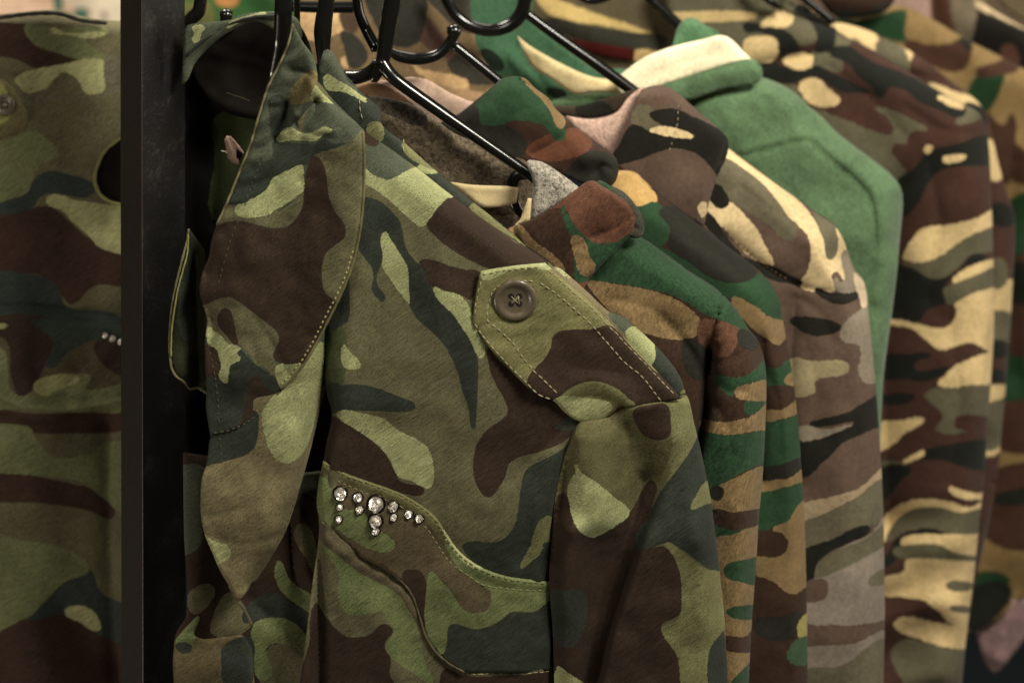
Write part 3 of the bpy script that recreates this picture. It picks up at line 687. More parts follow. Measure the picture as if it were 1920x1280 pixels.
# ---- lapel facing below the collar
laf = depth(J - 0.0088, [slope(0.5, -0.3, 550, 800),
    roll([(640, 560), (618, 680), (600, 760), (578, 860), (556, 940), (528, 1020), (480, 1095)], 50, 12),
    ridge([(530, 760), (520, 860), (480, 980)], 60, 4),
    crease([(386, 968), (430, 962), (480, 940)], 10, 1.4), crease([(390, 1005), (440, 1018), (480, 1018), (530, 1000)], 12, 1.6),
    wav(70, 2.2, 51), wav(30, 0.8, 52)])
la_out = [(397, 806, 1), (450, 760), (560, 640), (640, 540, 1), (634, 600), (622, 670), (612, 720), (600, 768), (588, 820), (575, 870), (562, 915), (550, 955), (538, 990), (520, 1025), (500, 1058), (480, 1088), (460, 1112), (447, 1127, 1), (430, 1098), (412, 1068), (398, 1035), (385, 1005), (378, 975), (376, 940), (378, 900), (388, 865), (392, 830)]
lapel = sheet('lapel', la_out, laf, OW, [
    (DK, [[(376, 790), (400, 796), (440, 780), (480, 770), (485, 800), (479, 835), (465, 850), (440, 860), (400, 870), (380, 873)]]),
    (DG, [[(600, 600), (640, 530), (650, 600), (625, 700), (602, 725), (600, 660)]]),
    (LG, [[(505, 752), (560, 690), (602, 640), (608, 665), (604, 715), (596, 765), (583, 815), (570, 845), (555, 861), (535, 868), (517, 860), (502, 835), (493, 800), (491, 775)],
          [(380, 1002), (400, 1014), (420, 1019), (432, 1030), (430, 1045), (415, 1055), (405, 1062), (392, 1040)]])],
    jk, 'twill', thick=1.6, hem=4, hemmm=0.8, res=6)
stitches('stitching', [[(412, 820), (415, 850), (416, 868)], [(520, 1015), (540, 975), (556, 925)]], laf, THREAD_D, lapel, dash=7, gap=7, r=1.2)
ptube('edge_cord', [(430, 1098, J - .006, 2.2), (447, 1128, J - .006, 2.2), (460, 1145, J, 2.2), (472, 1172, J + .004, 3)], plain('cord', (104, 94, 66), 0.8), lapel)

# ---- front panel on the far side of the opening, lower left
pif = depth(J + 0.014, [slope(2, 0, 500, 1000),
    ridge([(560, 960), (570, 1050), (590, 1130), (596, 1290)], 20, 6), crease([(545, 980), (550, 1070), (575, 1120)], 12, 6),
    crease([(470, 1120), (520, 1170), (600, 1230)], 26, 3), ridge([(480, 1180), (540, 1200), (590, 1290)], 30, 5), ridge([(370, 900), (372, 1100)], 30, 4), wav(60, 2.0, 61)])
sheet('inner_front_panel', [(343, 850, 1), (420, 862), (500, 876), (565, 888), (600, 886, 1), (612, 1000), (606, 1300, 1), (325, 1300, 1), (326, 1230), (328, 1192), (350, 1150), (345, 1000)], pif, BR, [
    (DG, [[(335, 880), (385, 880), (380, 1000), (370, 1030), (335, 1036)], [(540, 900), (600, 880), (600, 935), (570, 925), (548, 950), (535, 940)]]),
    (OL, [[(550, 1000), (570, 980), (592, 1020), (600, 1120), (590, 1080), (575, 1050)], [(355, 1110), (400, 1098), (385, 1140), (360, 1150)], [(430, 1110), (455, 1130), (470, 1175), (400, 1190), (405, 1140)], [(500, 1218), (560, 1210), (590, 1250), (600, 1300), (500, 1300)]]),
    (MG, [[(515, 1062), (526, 1050), (540, 1080), (560, 1100), (588, 1118), (597, 1152), (570, 1142), (535, 1116), (518, 1090)], [(470, 1190), (480, 1165), (510, 1157), (540, 1160), (570, 1185), (590, 1230), (560, 1216), (525, 1205), (500, 1215), (510, 1262), (495, 1275), (480, 1265), (475, 1230)]]),
    (DK, [[(455, 1165), (470, 1130), (510, 1110), (560, 1135), (592, 1165), (575, 1175), (530, 1158), (490, 1158)], [(420, 1205), (470, 1195), (475, 1240), (465, 1280), (420, 1290), (415, 1240)]])], jk, 'twill', thick=6, res=7)
pfl = depth(J + 0.0125, [slope(2, 0, 500, 1000), ridge([(330, 1196), (400, 1192), (470, 1180)], 7, 1.4), ridge([(345, 1250), (400, 1240), (480, 1280)], 40, 3), wav(50, 1.2, 63)])
sheet('lower_pocket_flap', [(328, 1200, 1), (352, 1172), (375, 1155), (366, 1192), (420, 1194), (468, 1186, 1), (474, 1230), (478, 1300, 1), (328, 1300, 1), (324, 1240)], pfl, (84, 74, 52), [
    (MG, [[(320, 1205), (352, 1168), (378, 1150), (368, 1180), (362, 1208), (340, 1206)]]),
    (DK, [[(420, 1208), (470, 1196), (478, 1240), (468, 1285), (425, 1292), (415, 1240)], [(330, 1206), (360, 1208), (356, 1222), (336, 1222)]])], jk, 'twill', thick=1.6)

# ---- far placket with piped edge
plf = depth(J + 0.004, [ridge([(345, 480), (335, 600), (340, 700)], 22, 4), crease([(365, 480), (372, 600), (375, 720)], 16, 8), wav(40, 1.5, 66)])
pl_out = [(354, 428, 1), (350, 455), (338, 500), (326, 555), (319, 610), (318, 655), (322, 690), (330, 706), (346, 716), (356, 730), (368, 726), (388, 738, 1), (400, 690), (392, 560), (384, 470, 1)]
pk = sheet('placket', pl_out, plf, (38, 40, 26), [(DK, [[(345, 470), (370, 480), (365, 600), (350, 640), (335, 600)]])], jk, 'twill', thick=1.5)
piping('edge_piping', [(354, 430), (350, 455), (338, 500), (326, 555), (319, 610), (318, 655), (322, 690), (330, 705), (346, 716), (357, 729), (370, 727), (388, 737)], plf, 2.2, plain('placket_piping', (100, 92, 62), 0.8, var=0.6), pk)
piping('edge_piping', [(353, 440), (352, 470), (345, 500), (334, 540), (328, 575), (323, 610), (321, 640), (321, 668)], plf, 1.6, plain('placket_piping_green', (128, 128, 70), 0.8, var=0.5), pk, lift=1.0)

# ---- neck: band of the collar behind, dark neck lining, back lining
bandf = depth(J + 0.05, [ridge([(350, 100), (400, 60), (480, 32)], 14, 2), wav(40, 1.5, 71)])
band = sheet('collar_band', [(345, 60, 1), (352, 48), (395, 42), (430, 38), (455, 28), (490, 23), (530, 24), (560, 40), (560, 80), (520, 60), (480, 40), (445, 52), (412, 72), (385, 96), (365, 120), (352, 150), (340, 160, 1)], bandf, DG, [
    (LG, [[(360, 50), (385, 50), (378, 62), (372, 80), (360, 78), (364, 62)], [(430, 42), (470, 28), (500, 22), (500, 30), (460, 38), (425, 55)]])], jk, 'twill', thick=2, hem=3)
piping('edge_piping', [(350, 104), (380, 78), (412, 55), (445, 41), (480, 32), (520, 30)], depth(J + 0.048, []), 3.0, plain('neck_piping', (22, 22, 16), 0.7), band)
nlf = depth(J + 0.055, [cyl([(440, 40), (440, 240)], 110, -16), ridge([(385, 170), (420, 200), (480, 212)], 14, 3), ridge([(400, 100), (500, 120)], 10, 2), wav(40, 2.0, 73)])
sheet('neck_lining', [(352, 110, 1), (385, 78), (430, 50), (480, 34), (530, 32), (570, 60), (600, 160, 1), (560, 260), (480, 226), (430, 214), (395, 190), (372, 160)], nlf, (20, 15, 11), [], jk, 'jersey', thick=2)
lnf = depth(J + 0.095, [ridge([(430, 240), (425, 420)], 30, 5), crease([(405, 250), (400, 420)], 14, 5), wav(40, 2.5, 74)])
lining = sheet('back_lining', [(345, 120, 1), (600, 120, 1), (640, 500), (640, 1010, 1), (345, 1010, 1)], lnf, (13, 11, 8), [((46, 52, 28), [[(408, 215), (500, 215), (520, 400), (440, 410), (395, 405), (402, 300)]])], jk, 'jersey', thick=2, res=9)  # near-black base paints in the shade inside the jacket
laf2 = depth(J + 0.070, [ridge([(424, 262), (440, 302)], 6, 2.0), slope(-30, 10, 430, 280)])
label = sheet('care_label', [(421, 262, 1), (425, 255, 1), (433, 256, 1), (447, 272, 1), (457, 286, 1), (447, 311, 1), (436, 306, 1), (427, 297, 1), (425, 285, 1)], laf2, (196, 160, 142), [], jk, 'jersey', thick=0.5, hem=0, res=3)
stitches('stitching', [[(424, 174), (445, 181), (472, 190)]], depth(J + 0.062, []), THREAD_D, lining, dash=5, gap=1, r=1.2, lift=.1)
# printed block and thread tail on the label
sheet('label_print', [(443, 278, 1), (455, 288, 1), (449, 306, 1), (446, 296, 1), (443, 307, 1), (439, 302, 1), (443, 290, 1)], depth(J + 0.0692, [slope(-30, 10, 430, 280)]), (14, 12, 10), [], label, 'jersey', thick=0.1, hem=0, res=3)
ptube('loose_thread', [(415, 283, J + .069, 0.9), (422, 284, J + .069, 0.9), (426, 288, J + .069, 0.9)], plain('white_thread', (200, 190, 170), 0.8), label)
# ================================================================== woodland sweatshirts
WG = (42, 66, 44); WT = (124, 102, 70); WB = (57, 40, 30); WK = (38, 37, 31); WBL = (90, 62, 47)
gr = 'camouflage garments hanging on the rack'
def add(o, label): o['label'] = label; return o

# ---- first sweatshirt behind the jacket
d2 = 0.850
g2 = thing('camouflage_sweatshirt', 'woodland camouflage sweatshirt directly behind the front jacket, brown neck fold lined in grey knit', 'sweatshirt', P(1250, 700, d2 + .03), gr)
f2 = depth(d2, [
    roll([(1187, 438), (1240, 474), (1300, 518), (1340, 542), (1375, 575), (1400, 612), (1422, 640), (1434, 672)], 46, 15),
    roll([(1422, 640), (1437, 700), (1435, 800), (1430, 880), (1422, 980), (1410, 1150), (1402, 1300)], 38, 16),
    stepc([(1335, 690), (1328, 740), (1318, 800), (1305, 900)][::-1], 6, -9, 200), 
    crease([(1333, 660), (1326, 760), (1312, 820), (1290, 900)], 9, 16),
    crease([(1345, 682), (1385, 668), (1420, 645)], 5, 1.6), crease([(1108, 522), (1150, 480), (1187, 440)], 12, 6),
    ridge([(1370, 700), (1375, 900), (1370, 1280)], 30, 3), crease([(1345, 720), (1370, 735), (1400, 730)], 7, 1.4), crease([(1340, 760), (1365, 800), (1372, 850)], 9, 1.6), crease([(1150, 560), (1220, 580), (1300, 640)], 16, 1.8), crease([(1240, 600), (1290, 650), (1320, 700)], 12, 2.4), ridge([(1290, 630), (1320, 670)], 14, 2),
    wav(110, 2.5, 81, 1.2), wav(40, 0.6, 82)])
s2 = sheet('body', [(1040, 470, 1), (1100, 470), (1165, 425), (1187, 439), (1220, 460), (1260, 489), (1300, 518), (1340, 543), (1370, 571), (1392, 600), (1407, 625), (1421, 641), (1432, 668), (1437, 715), (1435, 800), (1431, 880), (1423, 970), (1417, 1070), (1410, 1160), (1403, 1300, 1), (1260, 1300, 1), (1200, 1000), (1150, 800), (1060, 650)], f2, WB, [
    (WG, [[(1080, 500), (1187, 425), (1240, 460), (1300, 508), (1350, 538), (1385, 575), (1402, 612), (1396, 628), (1380, 612), (1350, 600), (1320, 588), (1270, 557), (1210, 541), (1150, 531), (1110, 527)],
          [(1338, 706), (1380, 708), (1405, 700), (1425, 682), (1445, 670), (1445, 722), (1400, 724), (1378, 736), (1375, 745), (1350, 728)],
          [(1398, 750), (1445, 746), (1445, 762), (1418, 772), (1400, 778)],
          [(1310, 800), (1340, 812), (1370, 815), (1415, 809), (1445, 795), (1445, 860), (1410, 876), (1380, 891), (1350, 910), (1320, 918), (1300, 860)],
          [(1330, 984), (1380, 994), (1410, 985), (1385, 1000), (1345, 1011), (1330, 1010)]]),
    (WT, [[(1100, 530), (1115, 526), (1150, 532), (1200, 540), (1250, 553), (1288, 574), (1309, 594), (1317, 610), (1310, 626), (1290, 636), (1260, 636), (1220, 628), (1180, 615), (1140, 580)],
          [(1376, 735), (1385, 724), (1410, 718), (1445, 714), (1445, 747), (1400, 750), (1384, 746)],
          [(1314, 786), (1350, 791), (1390, 786), (1415, 776), (1445, 756), (1445, 800), (1415, 808), (1370, 815), (1340, 812), (1312, 802)],
          [(1335, 916), (1350, 909), (1378, 896), (1440, 878), (1440, 952), (1390, 961), (1340, 957), (1320, 940)],
          [(1340, 1012), (1375, 1002), (1400, 990), (1440, 968), (1440, 1178), (1412, 1176), (1400, 1192), (1340, 1196)],
          [(1340, 1222), (1410, 1214), (1430, 1210), (1430, 1310), (1340, 1310)]]),
    (WBL, [[(1312, 602), (1335, 598), (1380, 612), (1398, 630), (1385, 640), (1370, 665), (1345, 668), (1310, 640)]]),
    (WB, [[(1335, 956), (1375, 960), (1440, 954), (1440, 972), (1400, 990), (1345, 986)], [(1355, 1194), (1400, 1193), (1412, 1176), (1430, 1170), (1430, 1212), (1365, 1220)]]),
    (WG, [[(1356, 1070), (1365, 1056), (1390, 1050), (1440, 1046), (1440, 1093), (1375, 1088), (1360, 1080)], [(1361, 1147), (1370, 1138), (1390, 1135), (1430, 1135), (1430, 1156), (1380, 1160)], [(1366, 1285), (1385, 1262), (1420, 1240), (1420, 1310), (1360, 1310)]]),
    (WK, [[(1278, 640), (1300, 635), (1325, 658), (1331, 690), (1320, 712), (1288, 700)], [(1386, 617), (1402, 620), (1424, 640), (1412, 656), (1390, 651), (1382, 635)], [(1329, 923), (1340, 909), (1352, 912), (1358, 923), (1352, 936), (1340, 938)]])],
    g2, 'knit', thick=18, hem=3, rot=-0.5)
stitches('seam_stitching', [[(1352, 681), (1385, 668), (1408, 655), (1421, 642)]], f2, plain('seam_brown', (60, 36, 24), 0.9), s2, dash=6, gap=3, r=1.6)
f2h = depth(d2 - 0.012, [roll([(1115, 336), (1165, 362), (1210, 410), (1206, 445), (1105, 525)], 18, 7), roll([(962, 425), (990, 500), (1040, 540)], 10, 3),
    ridge([(1010, 440), (1090, 400), (1150, 370)], 40, 5), crease([(1110, 445), (1160, 425), (1185, 405)], 6, 1.8), crease([(1068, 468), (1095, 456), (1130, 440)], 4, 1.0), wav(46, 1.4, 84)])
sheet('neck_fold', [(950, 430, 1), (994, 414, 1), (1040, 386), (1086, 352), (1100, 342), (1114, 340), (1130, 350), (1150, 362), (1175, 380), (1190, 405), (1187, 436), (1183, 441, 1), (1150, 475), (1108, 520), (1085, 560, 1), (1040, 540), (990, 500), (950, 460)], f2h, (92, 61, 47), [  # base is WB brightened to its lit tone
    (WB, [[(960, 420), (1000, 405), (1060, 392), (1070, 440), (1080, 470), (1085, 525), (1040, 490)]]),
    (WG, [[(1054, 384), (1064, 400), (1084, 430), (1102, 448), (1120, 456), (1152, 455), (1190, 440), (1160, 475), (1115, 508), (1100, 525), (1082, 530), (1076, 490), (1078, 460), (1063, 430), (1056, 404)]]),
    (WT, [[(1069, 450), (1078, 441), (1091, 445), (1099, 457), (1106, 480), (1117, 500), (1101, 519), (1088, 513), (1079, 490), (1074, 467)], [(955, 430), (976, 422), (1000, 450), (1040, 480), (1060, 510), (1040, 500), (1000, 472)]])], g2, 'knit', thick=4, rot=-0.5, res=5, fuzz=0.3)
f2r = depth(d2 - 0.004, [roll([(1150, 345), (1190, 380), (1210, 420), (1206, 450)], 20, 8), crease([(1175, 425), (1200, 430)], 6, 3), wav(30, 1.0, 85)])
sheet('neck_roll', [(1120, 342), (1145, 350), (1170, 362), (1192, 386), (1206, 410), (1207, 435), (1198, 446), (1180, 442), (1170, 400), (1130, 360)], f2r, (58, 56, 46), [(WG, [[(1120, 345), (1140, 345), (1150, 358), (1140, 362)]])], g2, 'knit', thick=6, res=5)
f2g = depth(d2 - 0.010, [roll([(990, 300), (1020, 306), (1060, 330), (1090, 354)], 22, 8), roll([(986, 300), (994, 350), (990, 416)], 12, 5), wav(40, 1.0, 86)])
sheet('neck_lining', [(988, 303), (1000, 301), (1020, 306), (1050, 325), (1087, 353, 1), (1060, 374), (1030, 392), (1000, 412), (992, 420, 1), (996, 380), (999, 340)], f2g, (148, 140, 128), [], g2, 'marl', thick=3, rot=0.9, res=5)
tape = plain('cotton_tape', (206, 184, 138), 0.85, bump=0.5, scale=900, var=0.3)
sheet('neck_tape', [(990, 372, 1), (997, 372, 1), (996, 414, 1), (963, 424, 1), (975, 412, 1)], depth(d2 - .008, []), (206, 184, 138), [], g2, 'jersey', thick=1, mat=tape, res=5)
f2i = depth(d2 + 0.022, [slope(1.5, 0, 850, 300), ridge([(700, 200), (800, 250), (960, 320)], 40, 5), wav(60, 3, 87), wav(25, 1, 88)])
gi = sheet('back_neck_lining', [(690, 180, 1), (730, 186), (770, 196), (800, 212), (850, 250), (905, 272), (950, 292), (986, 303), (1010, 330), (1000, 440, 1), (900, 420), (760, 330), (680, 240)], f2i, (96, 84, 68), [((60, 54, 46), [[(690, 180), (760, 190), (800, 230), (740, 220)]])], g2, 'marl', thick=4)
f2t = depth(d2 + 0.012, [ridge([(850, 345), (955, 352)], 12, 1), wav(30, .6, 89)])
sheet('neck_tape', [(843, 341, 1), (890, 347), (950, 349, 1), (972, 352, 1), (968, 380, 1), (950, 386), (905, 388), (880, 370)], f2t, (206, 184, 138), [], g2, 'jersey', thick=1.2, mat=tape, res=5)

# ---- second woodland sweatshirt
d3 = 0.893
g3 = thing('camouflage_sweatshirt', 'woodland camouflage sweatshirt with raised green and brown hood roll, second behind the front jacket', 'sweatshirt', P(1330, 600, d3 + .03), gr)
f3 = depth(d3, [
    roll([(1190, 330), (1225, 352), (1250, 378), (1330, 438), (1420, 508), (1450, 540), (1466, 590), (1476, 650)], 50, 16),
    roll([(1466, 600), (1480, 680), (1495, 790), (1505, 900), (1510, 1050), (1515, 1300)], 34, 14),
    crease([(1430, 640), (1425, 760), (1425, 900)], 14, 8), ridge([(1300, 460), (1420, 560)], 40, 3), crease([(1280, 440), (1350, 480), (1400, 530)], 9, 1.5), crease([(1440, 700), (1460, 760), (1462, 850)], 9, 1.5),
    crease([(1205, 345), (1190, 365), (1180, 390)], 6, 3), wav(100, 2.0, 91), wav(38, 0.6, 92)])
s3 = sheet('body', [(1120, 340, 1), (1150, 330), (1168, 326), (1192, 329), (1210, 343), (1226, 358), (1250, 379), (1290, 410), (1330, 440), (1380, 478), (1420, 508), (1445, 534), (1460, 560), (1468, 600), (1476, 645), (1486, 705), (1496, 785), (1503, 880), (1508, 960), (1511, 1050), (1513, 1150), (1515, 1300, 1), (1380, 1300, 1), (1350, 900), (1200, 520)], f3, WB, [
    ((178, 144, 92), [[(1135, 335), (1150, 328), (1168, 322), (1195, 324), (1215, 345), (1232, 378), (1205, 386), (1182, 391), (1165, 375), (1145, 355)]]),
    (WG, [[(1120, 345), (1135, 330), (1148, 340), (1146, 352), (1130, 360)],
          [(1180, 394), (1205, 386), (1230, 378), (1245, 392), (1256, 430), (1244, 460), (1215, 455), (1185, 420)],
          [(1230, 470), (1290, 488), (1330, 518), (1380, 530), (1418, 512), (1450, 530), (1470, 560), (1475, 600), (1466, 606), (1440, 592), (1410, 570), (1370, 560), (1300, 525)],
          [(1430, 690), (1460, 690), (1470, 678), (1500, 672), (1500, 716), (1450, 722), (1430, 722)],
          [(1430, 790), (1480, 784), (1510, 772), (1515, 862), (1480, 867), (1420, 877)],
          [(1420, 922), (1470, 913), (1515, 893), (1515, 950), (1490, 970), (1465, 986), (1420, 988)]]),
    (WK, [[(1236, 398), (1255, 386), (1300, 412), (1370, 468), (1415, 502), (1416, 518), (1380, 531), (1330, 520), (1290, 491), (1252, 462), (1257, 430)],
          [(1420, 880), (1460, 871), (1515, 858), (1515, 882), (1480, 896), (1420, 903)],
          [(1415, 1160), (1460, 1155), (1502, 1148), (1498, 1188), (1472, 1201), (1420, 1190)]]),
    (WT, [[(1372, 560), (1410, 570), (1445, 595), (1480, 606), (1475, 628), (1460, 647), (1440, 636), (1400, 606)],
          [(1469, 716), (1480, 700), (1500, 690), (1500, 721), (1475, 721)],
          [(1425, 770), (1460, 769), (1482, 758), (1505, 742), (1505, 768), (1480, 781), (1430, 789)],
          [(1420, 904), (1480, 896), (1515, 875), (1515, 896), (1460, 916), (1420, 921)],
          [(1448, 992), (1478, 976), (1498, 945), (1520, 930), (1520, 1085), (1495, 1112), (1475, 1110), (1450, 1090), (1415, 1075), (1415, 1046), (1450, 1045), (1472, 1035), (1478, 1015), (1468, 1000)]]),
    ((150, 140, 84), [[(1500, 1160), (1520, 1150), (1520, 1190), (1498, 1194)]]), ((60, 80, 56), [[(1485, 1205), (1520, 1195), (1520, 1240), (1480, 1240)]])], g3, 'jersey', thick=20, hem=3, fuzz=0.2)
f3h = depth(d3 - 0.016, [roll([(855, 215), (925, 160), (960, 145), (1000, 165), (1078, 240), (1150, 292), (1162, 320)], 32, 10),
    crease([(1000, 290), (1040, 268), (1078, 238)], 8, 4), ridge([(1100, 300), (1130, 292), (1150, 315)], 22, 5), crease([(1118, 322), (1130, 310), (1146, 318)], 7, 4),
    crease([(960, 215), (1000, 198), (1035, 192)], 5, 0.9), ridge([(900, 220), (1000, 240)], 40, 3), wav(60, 2.0, 94), wav(28, .7, 95)])
sheet('hood', [(798, 245, 1), (830, 230), (862, 214), (890, 192), (925, 163), (940, 150), (962, 145), (985, 150), (1002, 166), (1030, 188), (1042, 206), (1078, 238), (1112, 264), (1140, 284), (1156, 300), (1160, 320), (1150, 345), (1125, 352), (1095, 345), (1060, 330), (1010, 308), (960, 300), (900, 290), (850, 272)], f3h, WB, [
    ((90, 56, 40), [[(985, 280), (1070, 240), (1110, 262), (1100, 285), (1060, 300), (1010, 300)]]),
    (WG, [[(885, 205), (925, 158), (960, 140), (985, 145), (1012, 180), (1044, 205), (1062, 245), (1055, 263), (1040, 263), (1020, 236), (965, 226), (932, 238), (905, 236), (893, 222)]]),
    (WT, [[(974, 142), (990, 150), (1020, 178), (1045, 200), (1056, 218), (1061, 230), (1055, 241), (1044, 238), (1034, 215), (1024, 197), (1000, 172)]]),
    (WK, [[(795, 245), (860, 212), (893, 200), (903, 233), (950, 236), (986, 262), (985, 286), (960, 302), (900, 294), (840, 268)], [(1058, 335), (1078, 302), (1100, 286), (1130, 284), (1156, 300), (1158, 325), (1130, 350), (1090, 348)]])], g3, 'jersey', thick=8, fuzz=0.2, res=5)
f3n = depth(d3 + 0.02, [ridge([(760, 170), (880, 200)], 30, 4), wav(50, 2.5, 96)])
sheet('back_neck_lining', [(770, 145, 1), (800, 150), (850, 178), (900, 192), (935, 168, 1), (960, 230, 1), (880, 240), (800, 235), (700, 190), (660, 170)], f3n, (190, 160, 142), [((100, 74, 56), [[(640, 150), (720, 160), (780, 200), (800, 236), (700, 220)]])], g3, 'jersey', thick=4)

# ---- tan, grey and mauve camouflage sweatshirt
CT = (214, 189, 144); CG = (100, 93, 74); CB = (94, 76, 65); CK = (32, 31, 26); CP = (132, 120, 108)
d4 = 0.940
g4 = thing('camouflage_sweatshirt', 'cream, mauve and grey camouflage sweatshirt with pink neck lining, beside the plain green hoodie', 'sweatshirt', P(1500, 600, d4 + .03), gr)
f4 = depth(d4, [
    roll([(1366, 280), (1450, 343), (1540, 408), (1570, 425), (1590, 475), (1608, 515), (1625, 560)], 52, 16),
    roll([(1590, 480), (1622, 540), (1638, 680), (1650, 850), (1658, 1050), (1658, 1300)], 52, 18),
    ridge([(1400, 330), (1500, 440), (1560, 520)], 24, 3), crease([(1360, 440), (1440, 505), (1500, 538)], 10, 5),
    crease([(1503, 538), (1560, 550), (1610, 546)], 4, 2.5), crease([(1490, 560), (1482, 700), (1495, 900)], 20, 8),
    crease([(1390, 350), (1430, 380), (1470, 410)], 14, 2.2), crease([(1400, 330), (1450, 375), (1490, 430)], 9, 1.6), crease([(1510, 470), (1500, 500), (1480, 515)], 9, 1.8), crease([(1500, 560), (1540, 590), (1560, 640)], 10, 1.6), crease([(1510, 640), (1530, 720), (1525, 800)], 14, 1.8), ridge([(1560, 700), (1580, 900), (1575, 1200)], 30, 2.5), crease([(1600, 760), (1612, 900), (1600, 1060)], 14, 1.8), wav(120, 2.4, 101), wav(50, .8, 102)])
s4 = sheet('body', [(1300, 300, 1), (1366, 281, 1), (1400, 307), (1450, 344), (1500, 379), (1540, 408), (1567, 426), (1582, 452), (1592, 480), (1606, 512), (1621, 532), (1630, 600), (1638, 680), (1645, 760), (1651, 850), (1656, 950), (1658, 1050), (1659, 1150), (1656, 1300, 1), (1480, 1300, 1), (1450, 900), (1400, 560), (1300, 430)], f4, CB, [
    (CT, [[(1358, 278), (1400, 302), (1450, 338), (1490, 370), (1512, 393), (1532, 420), (1546, 450), (1549, 476), (1556, 486), (1566, 480), (1571, 460), (1566, 428), (1585, 440), (1600, 478), (1584, 526), (1575, 514), (1565, 508), (1560, 520), (1565, 546), (1530, 546), (1500, 537), (1512, 510), (1520, 480), (1518, 450), (1505, 430), (1480, 410), (1460, 380), (1430, 345), (1400, 322), (1360, 303)],
          [(1328, 376), (1345, 390), (1370, 379), (1400, 408), (1420, 430), (1440, 470), (1452, 497), (1435, 496), (1400, 476), (1360, 431), (1333, 405)]]),
    (CG, [[(1355, 298), (1400, 321), (1430, 345), (1460, 380), (1480, 409), (1497, 424), (1486, 450), (1465, 446), (1440, 421), (1400, 396), (1375, 380), (1350, 352), (1340, 335)], [(1528, 398), (1550, 410), (1568, 433), (1571, 465), (1562, 486), (1550, 484), (1545, 455), (1534, 425)]]),
    (CK, [[(1330, 352), (1345, 345), (1360, 360), (1367, 378), (1359, 391), (1345, 389), (1332, 376)], [(1315, 408), (1332, 400), (1360, 440), (1400, 482), (1450, 499), (1482, 516), (1505, 532), (1480, 532), (1440, 522), (1390, 482), (1345, 448)],
          [(1528, 541), (1560, 549), (1625, 543), (1616, 553), (1600, 565), (1577, 571), (1550, 563)], [(1480, 600), (1500, 593), (1540, 597), (1568, 604), (1577, 615), (1562, 625), (1530, 630), (1505, 623), (1490, 612)],
          [(1517, 793), (1530, 787), (1590, 772), (1625, 752), (1665, 736), (1668, 785), (1620, 812), (1580, 831), (1550, 860), (1500, 892), (1495, 825), (1535, 823), (1560, 813), (1598, 796), (1603, 790), (1560, 797), (1525, 801)]]),
    ((132, 120, 104), [[(1582, 468), (1605, 505), (1622, 530), (1612, 544), (1570, 546), (1565, 518), (1577, 530), (1584, 526)], [(1600, 590), (1640, 575), (1655, 700), (1630, 720), (1610, 700), (1612, 650), (1580, 640), (1575, 622)], [(1498, 798), (1545, 804), (1575, 800), (1603, 793), (1590, 801), (1560, 814), (1535, 822), (1498, 824)]]),
    ((200, 178, 150), [[(1602, 510), (1622, 528), (1630, 560), (1620, 578), (1612, 560)]]),
    ((152, 138, 106), [[(1480, 675), (1530, 677), (1580, 676), (1592, 688), (1584, 702), (1545, 708), (1527, 716), (1530, 732), (1516, 742), (1485, 741)]]),
    ((160, 140, 112), [[(1495, 950), (1560, 931), (1610, 915), (1670, 868), (1670, 895), (1600, 936), (1560, 956), (1500, 990)]]),
    (CG, [[(1495, 990), (1560, 956), (1600, 936), (1670, 896), (1670, 960), (1640, 982), (1590, 1001), (1500, 1040)]]),
    (CP, [[(1500, 1100), (1530, 1060), (1590, 1020), (1632, 1000), (1670, 960), (1670, 1150), (1640, 1166), (1560, 1171), (1500, 1160)], [(1500, 1218), (1600, 1206), (1670, 1178), (1670, 1205), (1580, 1246), (1500, 1258)]]),
    (CG, [[(1524, 1062), (1560, 1036), (1620, 1011), (1670, 980), (1670, 1012), (1620, 1045), (1570, 1070), (1530, 1083)], [(1628, 1085), (1665, 1065), (1665, 1090), (1630, 1098)], [(1500, 1258), (1580, 1246), (1670, 1200), (1670, 1310), (1490, 1310)]]),
    (CK, [[(1500, 1038), (1560, 1010), (1600, 990), (1624, 984), (1633, 990), (1625, 1003), (1590, 1018), (1555, 1035), (1530, 1060), (1525, 1086), (1500, 1092)]]),
    (CB, [[(1500, 1098), (1545, 1084), (1553, 1105), (1545, 1123), (1500, 1126)]])], g4, 'jersey', thick=20, hem=3, fuzz=0.2)
stitches('seam_stitching', [[(1385, 455), (1420, 485), (1450, 508), (1480, 525)]], f4, plain('seam_tan', (120, 90, 60), 0.9), s4, dash=6, gap=4, r=1.3)
f4h = depth(d4 - 0.016, [roll([(1200, 165), (1250, 162), (1320, 218), (1366, 262), (1364, 300)], 24, 8), roll([(1366, 265), (1345, 325), (1318, 425)], 18, 7),
    crease([(1270, 200), (1262, 250), (1240, 300), (1215, 350)], 5, 1.2), ridge([(1230, 260), (1290, 330)], 60, 4), wav(60, 1.6, 104)])
